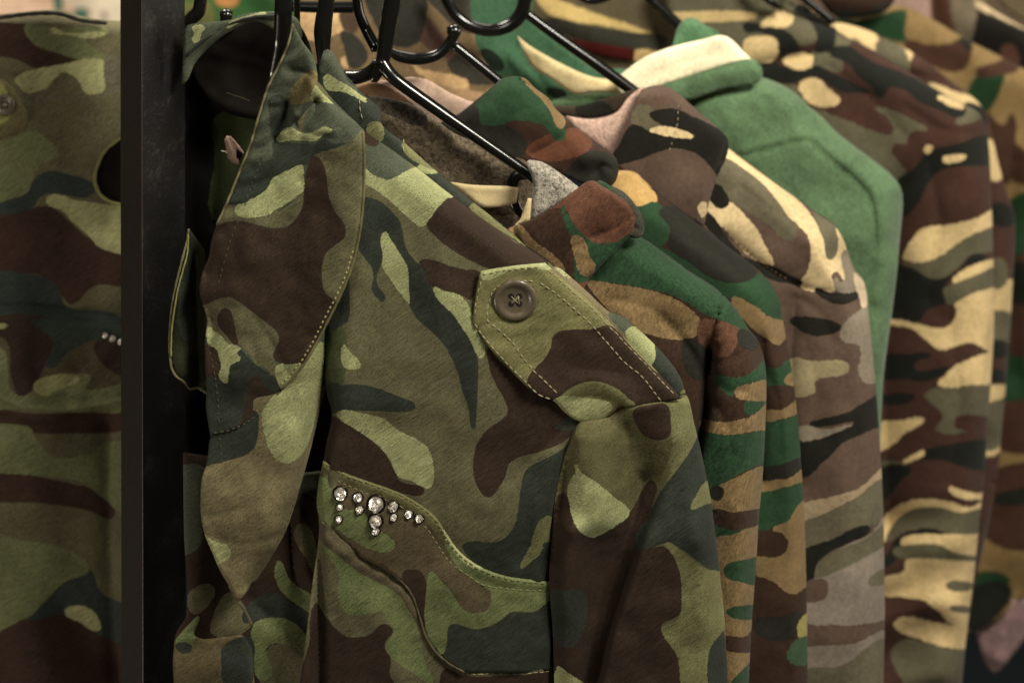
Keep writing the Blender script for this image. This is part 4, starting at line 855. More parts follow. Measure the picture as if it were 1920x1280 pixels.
hd4 = sheet('hood', [(1203, 170, 1), (1222, 163), (1250, 163), (1275, 180), (1320, 219), (1355, 249), (1366, 266), (1361, 298), (1347, 326), (1332, 370), (1320, 425, 1), (1275, 402), (1230, 372), (1195, 342), (1160, 315), (1148, 300), (1165, 255), (1185, 210)], f4h, CB, [
    (CG, [[(1185, 230), (1192, 200), (1212, 198), (1228, 206), (1218, 213), (1226, 226), (1246, 238), (1300, 256), (1270, 256), (1220, 250)]]),
    (CK, [[(1140, 310), (1165, 262), (1186, 234), (1222, 248), (1260, 256), (1298, 259), (1304, 255), (1275, 244), (1246, 237), (1225, 225), (1217, 213), (1235, 206), (1265, 204), (1290, 214), (1320, 228), (1348, 242), (1376, 262), (1366, 300), (1350, 332), (1335, 316), (1310, 291), (1280, 280), (1250, 280), (1200, 299), (1150, 312)]]),
    (CT, [[(1218, 244), (1250, 237), (1275, 242), (1302, 256), (1296, 260), (1260, 257), (1235, 252)], [(1310, 385), (1322, 378), (1326, 395), (1316, 408)]])], g4, 'jersey', thick=6, fuzz=0.2, res=5)
stitches('seam_stitching', [[(1272, 196), (1270, 230), (1262, 262), (1252, 290)]], f4h, plain('seam_cream', (150, 136, 110), 0.9), hd4, dash=6, gap=6, r=1.2)
f4l = depth(d4 - 0.004, [slope(-3, 0, 1150, 230), ridge([(1080, 240), (1150, 240)], 30, 3), wav(40, 1.2, 105)])
sheet('neck_lining', [(1062, 218, 1), (1085, 222), (1115, 224), (1155, 212), (1180, 182), (1206, 162, 1), (1215, 180), (1185, 240), (1160, 300), (1140, 286), (1110, 264), (1078, 240)], f4l, (206, 172, 156), [], g4, 'knit', thick=3, res=5)
f4b = depth(d4 + 0.03, [wav(70, 5, 106), ridge([(600, 100), (850, 330)], 60, 5)])
sheet('back_neck', [(558, -30, 1), (880, -30, 1), (885, 40), (900, 100), (940, 160), (960, 230), (900, 330), (740, 300), (640, 220), (560, 120)], f4b, (118, 98, 72), [
    ((168, 136, 104), [[(800, 150), (850, 160), (900, 172), (935, 165), (925, 178), (880, 188), (830, 175), (795, 165)], [(700, 150), (760, 170), (740, 230), (640, 220), (600, 200)]]),
    ((60, 56, 48), [[(790, -30), (880, -30), (890, 60), (860, 55), (820, 20)], [(840, 110), (890, 110), (930, 150), (900, 160), (860, 150)]]),
    ((96, 72, 64), [[(770, 20), (800, 30), (830, 70), (850, 110), (820, 100), (790, 80)]]),
    ((200, 164, 120), [[(560, 20), (640, 20), (650, 50), (600, 75), (570, 70)], [(640, 110), (655, 105), (662, 118), (645, 128)], [(765, 110), (790, 130), (850, 140), (880, 160), (850, 165), (800, 150)]]),
    ((72, 56, 44), [[(640, 15), (665, 20), (668, 60), (640, 50)], [(700, 160), (780, 175), (830, 230), (770, 215), (720, 190)]]),
    ((52, 50, 44), [[(690, -20), (790, -20), (790, 70), (760, 90), (730, 80), (700, 40)], [(640, 60), (670, 70), (690, 110), (660, 130), (645, 90)]])], g4, 'jersey', thick=4, fuzz=0.4, edge=3, res=8)
sheet('neck_strap', [(1030, 200, 1), (1090, 198), (1150, 180), (1200, 165, 1), (1190, 190), (1150, 214), (1100, 222), (1050, 216)], depth(d4 + .004, [wav(30, 1, 107)]), (60, 50, 40), [(CK, [[(1080, 200), (1130, 190), (1150, 215), (1090, 222)]])], g4, 'jersey', thick=3)

# ---- plain green fleece hoodie
GF = (90, 114, 82)
d5 = 0.995
g5 = thing('green_hoodie', 'plain green fleece hoodie with a cream band inside its neck', 'hoodie', P(1500, 400, d5 + .03), 'hoodies on the rack')
f5 = depth(d5, [
    roll([(1430, 140), (1500, 183), (1570, 248), (1640, 303), (1686, 345), (1697, 385), (1690, 450)], 60, 18),
    roll([(1695, 380), (1688, 480), (1672, 600), (1650, 800)], 40, 16),
    crease([(1310, 314), (1395, 292), (1450, 277), (1510, 262), (1524, 267)], 3.4, 2.8), crease([(1524, 268), (1555, 300), (1600, 336), (1624, 362), (1637, 400), (1640, 470)], 3.4, 2.6), crease([(1440, 180), (1500, 220), (1540, 262)], 16, 1.4),
    ridge([(1535, 262), (1610, 325), (1650, 370), (1655, 450), (1650, 560)], 14, 2.2), crease([(1300, 190), (1350, 170), (1410, 158)], 12, 8),
    ridge([(1420, 180), (1440, 175), (1480, 200)], 18, 4), crease([(1405, 168), (1415, 180), (1432, 186)], 6, 3),
    ridge([(1395, 282), (1500, 255)], 10, 1.6), wav(70, 2.4, 111), wav(26, .9, 112), wav(12, .3, 113)])
b5 = sheet('body', [(1250, 180, 1), (1330, 165), (1400, 152), (1424, 148), (1445, 153), (1475, 166), (1500, 183), (1525, 208), (1545, 224), (1570, 250), (1600, 274), (1640, 304), (1670, 328), (1687, 348), (1693, 375), (1691, 410), (1687, 450), (1682, 510), (1672, 590), (1662, 660), (1655, 730), (1648, 900, 1), (1560, 900, 1), (1500, 600), (1380, 420), (1280, 300)], f5, GF, [], g5, 'fleece', thick=20, hem=4, res=7)
stitches('seam_stitching', [[(1330, 306), (1395, 288), (1450, 274), (1510, 259)], [(1530, 262), (1560, 293), (1604, 330), (1629, 358), (1643, 400), (1646, 460)]], f5, plain('seam_green', (52, 86, 48), 0.9), b5, dash=6, gap=3, r=1.2, lift=0.1)
CRM = (250, 236, 200)
f5c = depth(d5 - 0.006, [roll([(1160, 150), (1250, 88), (1330, 66), (1370, 66), (1430, 130)], 22, 4), crease([(1195, 150), (1290, 115), (1350, 98)], 4, 0.7), wav(50, 1.2, 115), slope(4, 0, 1250, 0)])
sheet('neck_band', [(1150, 152, 1), (1175, 132), (1210, 108), (1255, 90), (1320, 74), (1352, 67), (1372, 75), (1395, 98), (1412, 114, 1), (1365, 122), (1290, 146), (1240, 162), (1200, 176), (1170, 180)], f5c, CRM, [], g5, 'jersey', thick=3)
f5d = depth(d5 - 0.009, [ridge([(1260, 175), (1340, 145), (1420, 130)], 18, 2.6), roll([(1410, 110), (1430, 135), (1428, 155)], 14, 5), wav(30, 1, 116), slope(4, 0, 1250, 0)])
sheet('neck_edge', [(1215, 172, 1), (1240, 160), (1290, 144), (1365, 120), (1410, 112), (1426, 122), (1430, 142), (1424, 154), (1400, 160), (1345, 170), (1300, 186), (1275, 190), (1240, 200)], f5d, GF, [], g5, 'fleece', thick=5, res=5)
f5e = depth(d5 + 0.004, [roll([(1265, 60), (1285, 36), (1305, 35), (1350, 70)], 26, 9), wav(30, 1.2, 117)])
sheet('hood_edge', [(1255, 105, 1), (1264, 78), (1270, 55), (1284, 38), (1302, 35), (1322, 48), (1350, 68), (1320, 90)], f5e, (88, 124, 88), [], g5, 'fleece', thick=6, res=5)
f5i = depth(d5 + 0.03, [ridge([(880, 60), (1000, 150), (1180, 170)], 30, 6), crease([(975, 90), (1030, 180)], 10, 6), wav(60, 3, 118)])
sheet('hood', [(850, -20, 1), (1010, -20, 1), (1000, 40), (1050, 80), (1110, 125), (1200, 138), (1210, 180), (1150, 212), (1040, 215), (1010, 250, 1), (960, 190), (925, 150), (880, 100)], f5i, (66, 100, 74), [((30, 40, 30), [[(900, 95), (930, 100), (945, 130), (920, 130)], [(1025, 165), (1060, 170), (1060, 185), (1030, 180)]])], g5, 'fleece', thick=5, res=8)
f5j = depth(d5 + 0.010, [ridge([(980, 90), (1080, 150), (1160, 160)], 22, 4), crease([(1000, 110), (1060, 148), (1120, 160)], 5, 1), wav(40, 1.5, 119)])
sheet('inner_band', [(970, 68, 1), (995, 88), (1060, 124), (1115, 146), (1175, 150, 1), (1172, 172), (1120, 173), (1075, 176), (1050, 160), (1030, 146), (1000, 128), (985, 104)], f5j, (220, 198, 150), [], g5, 'jersey', thick=3)
sheet('inner_edge', [(1028, 192, 1), (1070, 180), (1150, 170), (1200, 168, 1), (1180, 196), (1100, 208), (1040, 208)], depth(d5 + .018, [ridge([(1030, 195), (1180, 180)], 12, 4)]), GF, [], g5, 'fleece', thick=5)

# ---- large light camouflage hoodie
DT = (208, 181, 132); DGr = (92, 87, 68); DB = (68, 46, 38); DK2 = (30, 31, 27)
d6 = 1.065
g6 = thing('camouflage_hoodie', 'largest camouflage hoodie in tan, grey, brown and black, right behind the plain green hoodie', 'hoodie', P(1700, 500, d6 + .03), 'hoodies on the rack')
f6 = depth(d6, [
    roll([(1480, 10), (1560, 45), (1620, 85), (1700, 135), (1810, 200), (1845, 220), (1858, 300)], 60, 20),
    roll([(1850, 230), (1862, 400), (1864, 600), (1850, 830), (1835, 970), (1820, 1130), (1803, 1300)], 40, 20),
    crease([(1690, 350), (1680, 500), (1660, 700), (1665, 1000)], 40, 14), crease([(1410, 125), (1480, 110), (1560, 95)], 8, 5),
    ridge([(1430, 90), (1530, 70)], 30, 5), ridge([(1780, 400), (1780, 800), (1750, 1200)], 60, 5), crease([(1740, 300), (1760, 420), (1740, 560)], 16, 4), crease([(1700, 200), (1760, 240), (1820, 250)], 10, 2.4), crease([(1560, 130), (1640, 190), (1700, 260)], 12, 2.4), crease([(1780, 600), (1800, 760), (1780, 900)], 18, 3),
    lambda X, Y: 3.6 * np.sin(Y / 20.0 + X / 60.0 + 1.5 * vnoise(X, Y, 80, 9)) * np.clip((Y - 880) / 120, 0, 1), wav(120, 3, 121), wav(50, 1, 122)])
sheet('body', [(1240, -30, 1), (1440, -30, 1), (1490, 5), (1530, 20), (1560, 44), (1572, 60), (1600, 78), (1640, 98), (1700, 134), (1760, 172), (1808, 200), (1835, 212), (1849, 240), (1856, 300), (1860, 400), (1863, 500), (1864, 600), (1859, 700), (1852, 800), (1846, 890), (1838, 960), (1829, 1050), (1820, 1130), (1810, 1210), (1802, 1300, 1), (1640, 1300, 1), (1600, 900), (1560, 500), (1450, 300), (1300, 150)], f6, DB, [
    (DGr, [[(1230, -40), (1450, -40), (1500, 15), (1480, 30), (1440, 60), (1410, 100), (1330, 90), (1250, 30)], [(1484, 22), (1512, 34), (1532, 60), (1532, 76), (1505, 86), (1492, 78), (1470, 55)], [(1518, 100), (1560, 97), (1578, 110), (1576, 136), (1550, 131), (1523, 123)],
           [(1420, 145), (1490, 158), (1500, 176), (1510, 196), (1550, 211), (1600, 231), (1650, 250), (1672, 253), (1676, 240), (1660, 216), (1640, 202), (1680, 209), (1710, 225), (1740, 243), (1715, 245), (1703, 255), (1701, 269), (1682, 270), (1671, 281), (1690, 310), (1702, 328), (1700, 350), (1660, 345), (1560, 270), (1450, 200)],
           [(1790, 232), (1800, 216), (1812, 200), (1828, 206), (1840, 222), (1825, 229)],
           [(1690, 492), (1730, 491), (1760, 481), (1790, 460), (1820, 440), (1875, 412), (1875, 462), (1845, 475), (1820, 478), (1800, 500), (1770, 521), (1745, 523), (1715, 506), (1690, 498)],
           [(1735, 738), (1775, 724), (1875, 712), (1875, 775), (1800, 778), (1790, 800), (1820, 808), (1755, 808), (1768, 780), (1752, 762)],
           [(1640, 866), (1690, 865), (1702, 871), (1670, 882), (1645, 885)], [(1690, 1200), (1735, 1202), (1770, 1215), (1820, 1212), (1815, 1300), (1720, 1300), (1670, 1230)], [(1550, 60), (1562, 58), (1578, 68), (1596, 80), (1572, 94), (1556, 90)]]),
    (DK2, [[(1392, 46), (1410, 42), (1440, 52), (1470, 57), (1492, 75), (1498, 102), (1490, 107), (1464, 107), (1459, 86), (1440, 67), (1420, 61), (1400, 62)],
           [(1488, 18), (1515, 12), (1548, 32), (1566, 56), (1562, 92), (1545, 99), (1528, 96), (1532, 66), (1514, 36)],
           [(1390, 128), (1440, 114), (1470, 126), (1500, 131), (1530, 123), (1560, 136), (1600, 156), (1622, 166), (1640, 170), (1616, 150), (1590, 120), (1555, 98), (1590, 86), (1612, 100), (1640, 118), (1670, 128), (1700, 140), (1750, 165), (1800, 195), (1812, 206), (1800, 221), (1760, 206), (1720, 190), (1700, 171), (1680, 165), (1666, 166), (1656, 184), (1630, 176), (1580, 173), (1550, 156), (1530, 146), (1500, 151), (1480, 159), (1430, 146)],
           [(1738, 286), (1790, 271), (1870, 256), (1872, 302), (1800, 312), (1765, 319), (1742, 342), (1722, 380), (1690, 404), (1680, 345), (1718, 311)],
           [(1660, 495), (1700, 500), (1716, 506), (1745, 523), (1770, 521), (1800, 501), (1816, 482), (1840, 475), (1850, 482), (1840, 492), (1810, 499), (1790, 516), (1772, 536), (1776, 560), (1770, 571), (1740, 581), (1722, 606), (1690, 607), (1660, 590)],
           [(1640, 668), (1700, 664), (1745, 664), (1715, 680), (1718, 694), (1760, 690), (1780, 686), (1762, 705), (1730, 716), (1700, 711), (1640, 706)], [(1650, 742), (1715, 740), (1705, 755), (1650, 757)],
           [(1735, 842), (1770, 834), (1870, 828), (1870, 868), (1830, 881), (1780, 866), (1735, 862), (1690, 870), (1710, 876), (1690, 900), (1650, 935), (1650, 880), (1700, 866)],
           [(1655, 1050), (1665, 1035), (1690, 1000), (1740, 987), (1770, 999), (1765, 1007), (1720, 1000), (1696, 1011), (1682, 1045), (1660, 1065)]]),
    (DT, [[(1430, 42), (1445, 28), (1475, 22), (1488, 30), (1486, 43), (1470, 53), (1440, 50), (1425, 52)], [(1395, 78), (1430, 68), (1452, 70), (1459, 82), (1455, 110), (1435, 118), (1405, 112)], [(1468, 110), (1520, 101), (1524, 120), (1510, 131), (1485, 129)],
          [(1497, 158), (1515, 148), (1536, 148), (1552, 165), (1575, 186), (1570, 197), (1545, 201), (1520, 196), (1506, 180)], [(1756, 180), (1775, 181), (1810, 200), (1806, 205), (1785, 201), (1765, 190)], [(1515, 15), (1530, 18), (1560, 42), (1566, 52), (1545, 36)],
          [(1731, 280), (1738, 271), (1749, 275), (1745, 286), (1738, 290)], [(1766, 300), (1775, 292), (1814, 291), (1806, 301), (1780, 307)],
          [(1692, 482), (1725, 430), (1745, 424), (1790, 419), (1830, 409), (1872, 392), (1872, 416), (1820, 441), (1790, 461), (1760, 481), (1730, 491), (1703, 490)],
          [(1787, 530), (1790, 518), (1820, 499), (1875, 484), (1875, 500), (1830, 516), (1795, 533)],
          [(1875, 530), (1820, 552), (1791, 568), (1791, 592), (1780, 608), (1760, 613), (1730, 608), (1660, 597), (1660, 606), (1710, 616), (1740, 640), (1762, 656), (1790, 650), (1820, 642), (1875, 658)],
          [(1758, 720), (1775, 700), (1800, 680), (1875, 664), (1875, 712), (1820, 722), (1775, 726)], [(1640, 797), (1690, 788), (1727, 781), (1733, 790), (1715, 802), (1692, 815), (1680, 830), (1640, 844)], [(1690, 868), (1732, 843), (1737, 850), (1720, 860)],
          [(1778, 915), (1800, 917), (1840, 924), (1870, 900), (1870, 925), (1820, 936), (1795, 931)], [(1655, 975), (1690, 944), (1730, 935), (1780, 940), (1820, 950), (1855, 935), (1850, 955), (1800, 961), (1760, 951), (1710, 956), (1680, 976), (1655, 1015)],
          [(1696, 1006), (1740, 1000), (1770, 1001), (1850, 996), (1845, 1045), (1790, 1036), (1760, 1021), (1720, 1020), (1690, 1022)], [(1650, 1085), (1695, 1070), (1700, 1047), (1760, 1045), (1845, 1050), (1840, 1120), (1825, 1178), (1780, 1166), (1760, 1146), (1730, 1125), (1690, 1119), (1650, 1112)],
          [(1676, 1166), (1700, 1156), (1750, 1165), (1825, 1186), (1822, 1212), (1770, 1212), (1720, 1196), (1685, 1182)]]),
    (DGr, [[(1768, 542), (1790, 531), (1830, 516), (1875, 500), (1875, 530), (1820, 551), (1791, 567), (1776, 571), (1771, 556)], [(1660, 1015), (1680, 976), (1710, 956), (1760, 951), (1800, 961), (1855, 955), (1850, 994), (1780, 999), (1742, 989), (1700, 996), (1675, 1010)], [(1675, 1030), (1700, 1021), (1760, 1022), (1790, 1036), (1845, 1045), (1840, 1052), (1730, 1046), (1685, 1045)],
           [(1773, 1096), (1785, 1088), (1825, 1094), (1820, 1106), (1785, 1107)], [(1778, 1140), (1790, 1134), (1825, 1140), (1820, 1148), (1790, 1147)], [(1250, 10), (1400, 5), (1440, 20), (1380, 28), (1280, 30)]]),
    (DB, [[(1724, 602), (1758, 575), (1791, 575), (1790, 596), (1772, 614), (1740, 612)]]),
    ((190, 164, 116), [[(1240, 30), (1300, 22), (1420, 24), (1418, 36), (1320, 42), (1250, 44)]])], g6, 'jersey', thick=24, hem=3, fuzz=0.3, res=7, edge=2)
f6i = depth(d6 + 0.025, [ridge([(1020, 10), (1130, 70), (1280, 100)], 30, 5), wav(60, 4, 124)])
ib = sheet('back_neck', [(985, -30, 1), (1310, -30, 1), (1300, 150), (1180, 150), (1080, 110), (1010, 60)], f6i, (92, 82, 62), [
    ((200, 172, 112), [[(1010, -10), (1060, 5), (1130, 30), (1225, 62), (1215, 66), (1130, 48), (1060, 40), (1020, 20)]]), ((54, 52, 44), [[(1020, 36), (1100, 48), (1180, 62), (1250, 70), (1240, 92), (1150, 88), (1060, 66)]]), ((190, 160, 110), [[(1180, 96), (1230, 96), (1230, 112), (1180, 112)]])], g6, 'jersey', thick=4, edge=3, fuzz=.3)
sheet('neck_label', [(1072, 74, 1), (1100, 78), (1190, 92, 1), (1188, 116, 1), (1130, 106), (1085, 92, 1)], depth(d6 + .018, []), (64, 16, 14), [], g6, 'jersey', thick=1)

# ---- hoodie behind it
d7 = 1.115
g7 = thing('camouflage_hoodie', 'camouflage hoodie showing only a shoulder and narrow sleeve strip past the largest hoodie', 'hoodie', P(1830, 500, d7 + .03), 'hoodies on the rack')
f7 = depth(d7, [roll([(1570, 40), (1690, 86), (1780, 148), (1850, 212), (1880, 320), (1904, 410), (1900, 520), (1880, 780), (1845, 1050)], 34, 16),
    crease([(1690, 140), (1760, 150), (1800, 165)], 10, 5), ridge([(1730, 120), (1800, 165)], 14, 5), wav(60, 3, 131)])
sheet('body', [(1540, 60, 1), (1572, 46), (1602, 51), (1640, 64), (1690, 88), (1712, 100), (1742, 120), (1780, 150), (1830, 188), (1850, 214), (1862, 260), (1872, 305), (1888, 360), (1902, 400), (1904, 440), (1901, 500), (1897, 560), (1894, 620), (1886, 720), (1877, 820), (1869, 900), (1854, 980), (1838, 1050), (1815, 1150, 1), (1760, 1150, 1), (1800, 600), (1700, 200)], f7, DB, [
    (DT, [[(1565, 42), (1602, 48), (1635, 58), (1652, 84), (1641, 106), (1622, 96), (1611, 76), (1600, 80), (1575, 66)], [(1686, 82), (1712, 98), (1704, 116), (1694, 106)], [(1738, 158), (1790, 172), (1836, 186), (1840, 200), (1800, 196), (1770, 180)], [(1850, 262), (1866, 268), (1880, 332), (1855, 336)], [(1850, 536), (1910, 530), (1905, 580), (1865, 600), (1850, 590)], [(1850, 725), (1890, 726), (1875, 750), (1850, 756)], [(1845, 842), (1885, 825), (1870, 850), (1845, 855)]]),
    (DGr, [[(1648, 74), (1690, 86), (1704, 112), (1700, 142), (1660, 122), (1642, 106)], [(1598, 68), (1606, 74), (1612, 92), (1600, 88)], [(1850, 490), (1884, 488), (1884, 536), (1850, 536)], [(1850, 590), (1900, 590), (1900, 640), (1850, 640)], [(1850, 760), (1885, 755), (1875, 835), (1845, 840)]]),
    (DK2, [[(1806, 196), (1836, 198), (1852, 220), (1846, 236), (1828, 216)], [(1862, 382), (1900, 392), (1900, 422), (1862, 418)], [(1850, 640), (1892, 644), (1888, 668), (1850, 665)], [(1850, 694), (1888, 698), (1886, 716), (1850, 716)]])], g7, 'jersey', thick=20, edge=3, fuzz=.3, res=8)

# ---- woodland coat at the right edge
d8 = 1.19
g8 = thing('camouflage_hoodie', 'woodland camouflage hoodie at the right edge, olive yellow and green, pale cuff at its bottom', 'hoodie', P(1880, 500, d8 + .03), 'hoodies on the rack')
f8 = depth(d8, [roll([(1690, 8), (1760, 44), (1870, 102), (1960, 145)], 40, 14), crease([(1905, 300), (1890, 400), (1900, 700)], 20, 10), ridge([(1870, 150), (1860, 260)], 30, 5), wav(80, 4, 141)])
wt8 = (132, 108, 70)
sheet('body', [(1540, 60, 1), (1570, 40), (1640, 25), (1675, 14), (1700, 14), (1730, 28), (1762, 45), (1820, 79), (1870, 104), (1920, 130), (1970, 155, 1), (1980, 1080, 1), (1930, 1110), (1890, 1150), (1840, 1178), (1780, 1200, 1), (1740, 700)], f8, wt8, [
    ((32, 58, 35), [[(1540, 30), (1600, 38), (1650, 28), (1680, 20), (1700, 20), (1695, 60), (1700, 80), (1640, 68), (1580, 52)], [(1812, 182), (1828, 146), (1860, 126), (1890, 114), (1882, 150), (1866, 190), (1846, 212), (1828, 196)], [(1890, 380), (1980, 372), (1980, 490), (1890, 500)], [(1885, 665), (1980, 640), (1980, 770), (1905, 770), (1880, 745)], [(1820, 1075), (1890, 1080), (1880, 1110), (1820, 1110)]]),
    ((64, 42, 32), [[(1696, 78), (1740, 84), (1780, 82), (1800, 72), (1822, 86), (1812, 126), (1790, 136), (1750, 126), (1718, 110)], [(1828, 138), (1870, 116), (1890, 108), (1912, 128), (1880, 140)], [(1850, 212), (1880, 236), (1898, 212), (1905, 260), (1890, 345), (1860, 335)], [(1890, 270), (1940, 290), (1980, 280), (1980, 330), (1900, 340)], [(1870, 500), (1980, 490), (1980, 645), (1890, 665), (1870, 620)], [(1870, 760), (1980, 770), (1980, 830), (1870, 840)], [(1855, 890), (1980, 885), (1980, 1010), (1850, 1010)]]),
    ((28, 30, 24), [[(1885, 500), (1980, 510), (1980, 560), (1885, 560)], [(1870, 925), (1950, 915), (1940, 940), (1865, 945)], [(1820, 1105), (1895, 1100), (1860, 1165), (1815, 1180)], [(1800, 70), (1822, 78), (1820, 98), (1806, 88)]])], g8, 'jersey', thick=20, edge=4, fuzz=.4, res=9)
f8c = depth(d8 + .012, [ridge([(1900, 1130), (1870, 1230)], 20, 8), wav(30, 2, 143)])
sheet('cuff', [(1840, 1150, 1), (1890, 1120), (1960, 1105, 1), (1950, 1160), (1920, 1200), (1900, 1225), (1880, 1250), (1865, 1262), (1848, 1240), (1835, 1190)], f8c, (150, 122, 120), [], g8, 'knit', thick=14)
f8h = depth(d8 - .01, [ridge([(1560, 0), (1660, 20)], 26, 8), wav(40, 3, 144)])
sheet('hood', [(1520, -30, 1), (1690, -30, 1), (1672, 10), (1650, 26), (1610, 34), (1570, 34), (1545, 12)], f8h, (50, 34, 26), [((32, 32, 27), [[(1570, 20), (1620, 24), (1680, 0), (1650, 30), (1600, 38)]])], g8, 'jersey', thick=8, edge=3)

d9 = 1.25
g9 = thing('camouflage_hoodie', 'farthest hoodie in the top right corner, black and brown with a pinkish grey neck', 'hoodie', P(1820, 60, d9 + .03), 'hoodies on the rack')
f9 = depth(d9, [roll([(1830, 0), (1900, 40), (1980, 85)], 30, 12), crease([(1750, 0), (1760, 70)], 12, 6), wav(60, 5, 151)])
sheet('body', [(1660, -30, 1), (1820, -30, 1), (1850, 10), (1900, 42), (1980, 84, 1), (1980, 260, 1), (1800, 200), (1680, 60)], f9, (26, 24, 20), [
    ((168, 138, 126), [[(1650, -40), (1760, -40), (1750, 40), (1745, 45), (1690, 30), (1660, 20)]]), ((84, 56, 44), [[(1756, -40), (1785, -40), (1790, 70), (1750, 45)], [(1875, 95), (1890, 82), (1905, 90), (1910, 120), (1890, 125)]]),
    ((112, 100, 82), [[(1785, -40), (1826, -40), (1822, 75), (1795, 70)]]), ((214, 190, 150), [[(1828, 0), (1850, 8), (1920, 48), (1925, 56), (1870, 32), (1832, 14)]])], g9, 'jersey', thick=16, edge=4, fuzz=.4, res=9)
sheet('hood', [(1860, -30, 1), (1980, -30, 1), (1980, 70, 1), (1920, 40), (1880, 12)], depth(d9 + .03, [wav(50, 4, 152)]), (104, 92, 68), [], g9, 'jersey', thick=10, res=9)

# ================================================================== jacket left of the post
dL = 0.935
gl = thing('camouflage_jacket', 'out of focus camouflage jacket left of the black post, rhinestones on its pocket flap', 'jacket', P(110, 600, dL + .03), gr)
fL = depth(dL, [roll([(-40, 26), (100, 26), (240, 46)], 26, 8), crease([(30, 150), (60, 186), (240, 164)], 4, 2), ridge([(-20, 590), (60, 588), (240, 612)], 12, 3), crease([(-20, 572), (80, 578), (240, 600)], 6, 3),
    ridge([(-20, 745), (60, 762), (230, 748)], 16, 3.5), crease([(-20, 772), (60, 782), (240, 766)], 8, 4), ridge([(60, 800), (70, 1280)], 60, 6), crease([(200, 800), (215, 1280)], 30, 8),
    ridge([(210, 630), (160, 690), (140, 740)], 12, 2.5), crease([(190, 650), (140, 710)], 6, 2), wav(120, 5, 161), wav(50, 1.2, 162)])
sL = sheet('front_panel', [(-60, 34, 1), (0, 32), (60, 26), (110, 26), (150, 38), (190, 44), (260, 48, 1), (270, 1300, 1), (-60, 1300, 1)], fL, (98, 93, 68), [
    ((100, 94, 76), [[(35, 192), (100, 188), (240, 166), (240, 120), (190, 112), (195, 170), (50, 178)]]),
    ((64, 46, 38), [[(-60, 50), (50, 46), (62, 60), (60, 80), (90, 96), (152, 114), (100, 124), (70, 128), (30, 112), (-60, 90)], [(-60, 400), (60, 390), (92, 386), (125, 410), (165, 445), (250, 470), (250, 532), (180, 535), (135, 572), (120, 560), (70, 515), (-60, 520)], [(-60, 600), (10, 640), (35, 745), (50, 740), (70, 700), (110, 640), (120, 600)], [(-60, 872), (0, 876), (80, 895), (130, 905), (180, 920), (215, 967), (160, 955), (90, 944), (-60, 928)], [(-60, 1160), (50, 1160), (120, 1150), (190, 1190), (250, 1200), (250, 1310), (-60, 1310)], [(-60, 760), (60, 775), (240, 770), (240, 800), (190, 812), (-60, 800)]]),
    ((54, 60, 56), [[(-60, 375), (20, 372), (45, 364), (70, 330), (100, 320), (130, 328), (160, 335), (178, 350), (172, 366), (150, 371), (120, 365), (80, 366), (60, 391), (30, 401), (-60, 404)], [(-60, 520), (70, 515), (110, 540), (125, 575), (220, 590), (250, 640), (170, 640), (80, 600), (-60, 585)], [(90, 690), (130, 660), (180, 640), (150, 700), (110, 740)], [(50, 1160), (80, 1130), (120, 1090), (165, 1065), (190, 1110), (240, 1140), (240, 1200), (190, 1190), (120, 1150)]]),
    ((110, 113, 78), [[(48, 46), (90, 50), (110, 54), (190, 50), (206, 60), (190, 69), (160, 70), (190, 100), (202, 110), (170, 119), (140, 111), (100, 96), (60, 80)], [(-60, 280), (15, 264), (60, 244), (80, 254), (113, 290), (95, 299), (70, 316), (60, 340), (45, 366), (-60, 374)], [(-60, 640), (15, 668), (16, 730), (36, 747), (62, 722), (100, 700), (172, 702), (160, 730), (250, 722), (250, 765), (150, 772), (60, 766), (-60, 752)], [(-60, 808), (50, 798), (70, 825), (100, 856), (170, 850), (200, 828), (250, 840), (250, 965), (190, 930), (150, 902), (80, 892), (-60, 870)], [(-60, 1005), (50, 1014), (110, 1024), (167, 1065), (120, 1091), (80, 1131), (50, 1157), (-60, 1185)]]),
    ((166, 164, 116), [[(28, 148), (70, 130), (120, 120), (190, 111), (194, 140), (195, 170), (160, 175), (150, 155), (130, 138), (116, 136), (100, 150), (85, 166), (50, 176), (42, 168)], [(95, 52), (130, 62), (190, 60), (200, 66), (160, 72), (120, 66), (96, 62)], [(86, 380), (100, 364), (140, 375), (190, 382), (250, 398), (250, 470), (190, 466), (165, 440), (130, 410), (118, 396)], [(120, 1146), (150, 1135), (178, 1148), (186, 1182), (150, 1166)]]),
    ((92, 80, 58), [[(110, 640), (190, 625), (130, 690), (90, 700)]])], gl, 'twill', thick=30, hem=4, edge=2, res=9)
piping('collar_edge', [(-40, 36), (0, 33), (60, 26), (110, 26), (150, 38), (200, 44)], depth(dL - .001, []), 4, plain('collar_dark', (40, 34, 24), 0.8), sL)
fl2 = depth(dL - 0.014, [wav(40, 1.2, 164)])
# dark sheet paints the shaded inside of an opening; light piped rim
hole = sheet('opening_shade', [(240, 250, 1), (222, 262), (198, 282), (184, 308), (178, 335), (186, 362), (206, 378), (240, 386, 1)], fl2, (18, 12, 9), [], gl, 'jersey', thick=1, res=6)
piping('edge_piping', [(240, 250), (222, 262), (198, 282), (184, 308), (178, 335), (186, 362), (206, 378), (240, 386)], fl2, 3.2, plain('rim_green', (130, 128, 74), 0.8, var=0.5), hole, lift=1)
fpf = depth(dL - 0.0065, [ridge([(-60, 722), (0, 744), (50, 760), (110, 762), (240, 744)], 8, 1.2), crease([(-60, 704), (0, 726), (50, 742), (110, 744), (240, 726)], 5, 1.0),
    crease([(190, 652), (150, 700), (120, 738)], 9, 3.0), ridge([(215, 640), (170, 700), (145, 740)], 16, 3), ridge([(30, 610), (45, 740)], 24, 2.4), wav(50, 1.6, 168)])
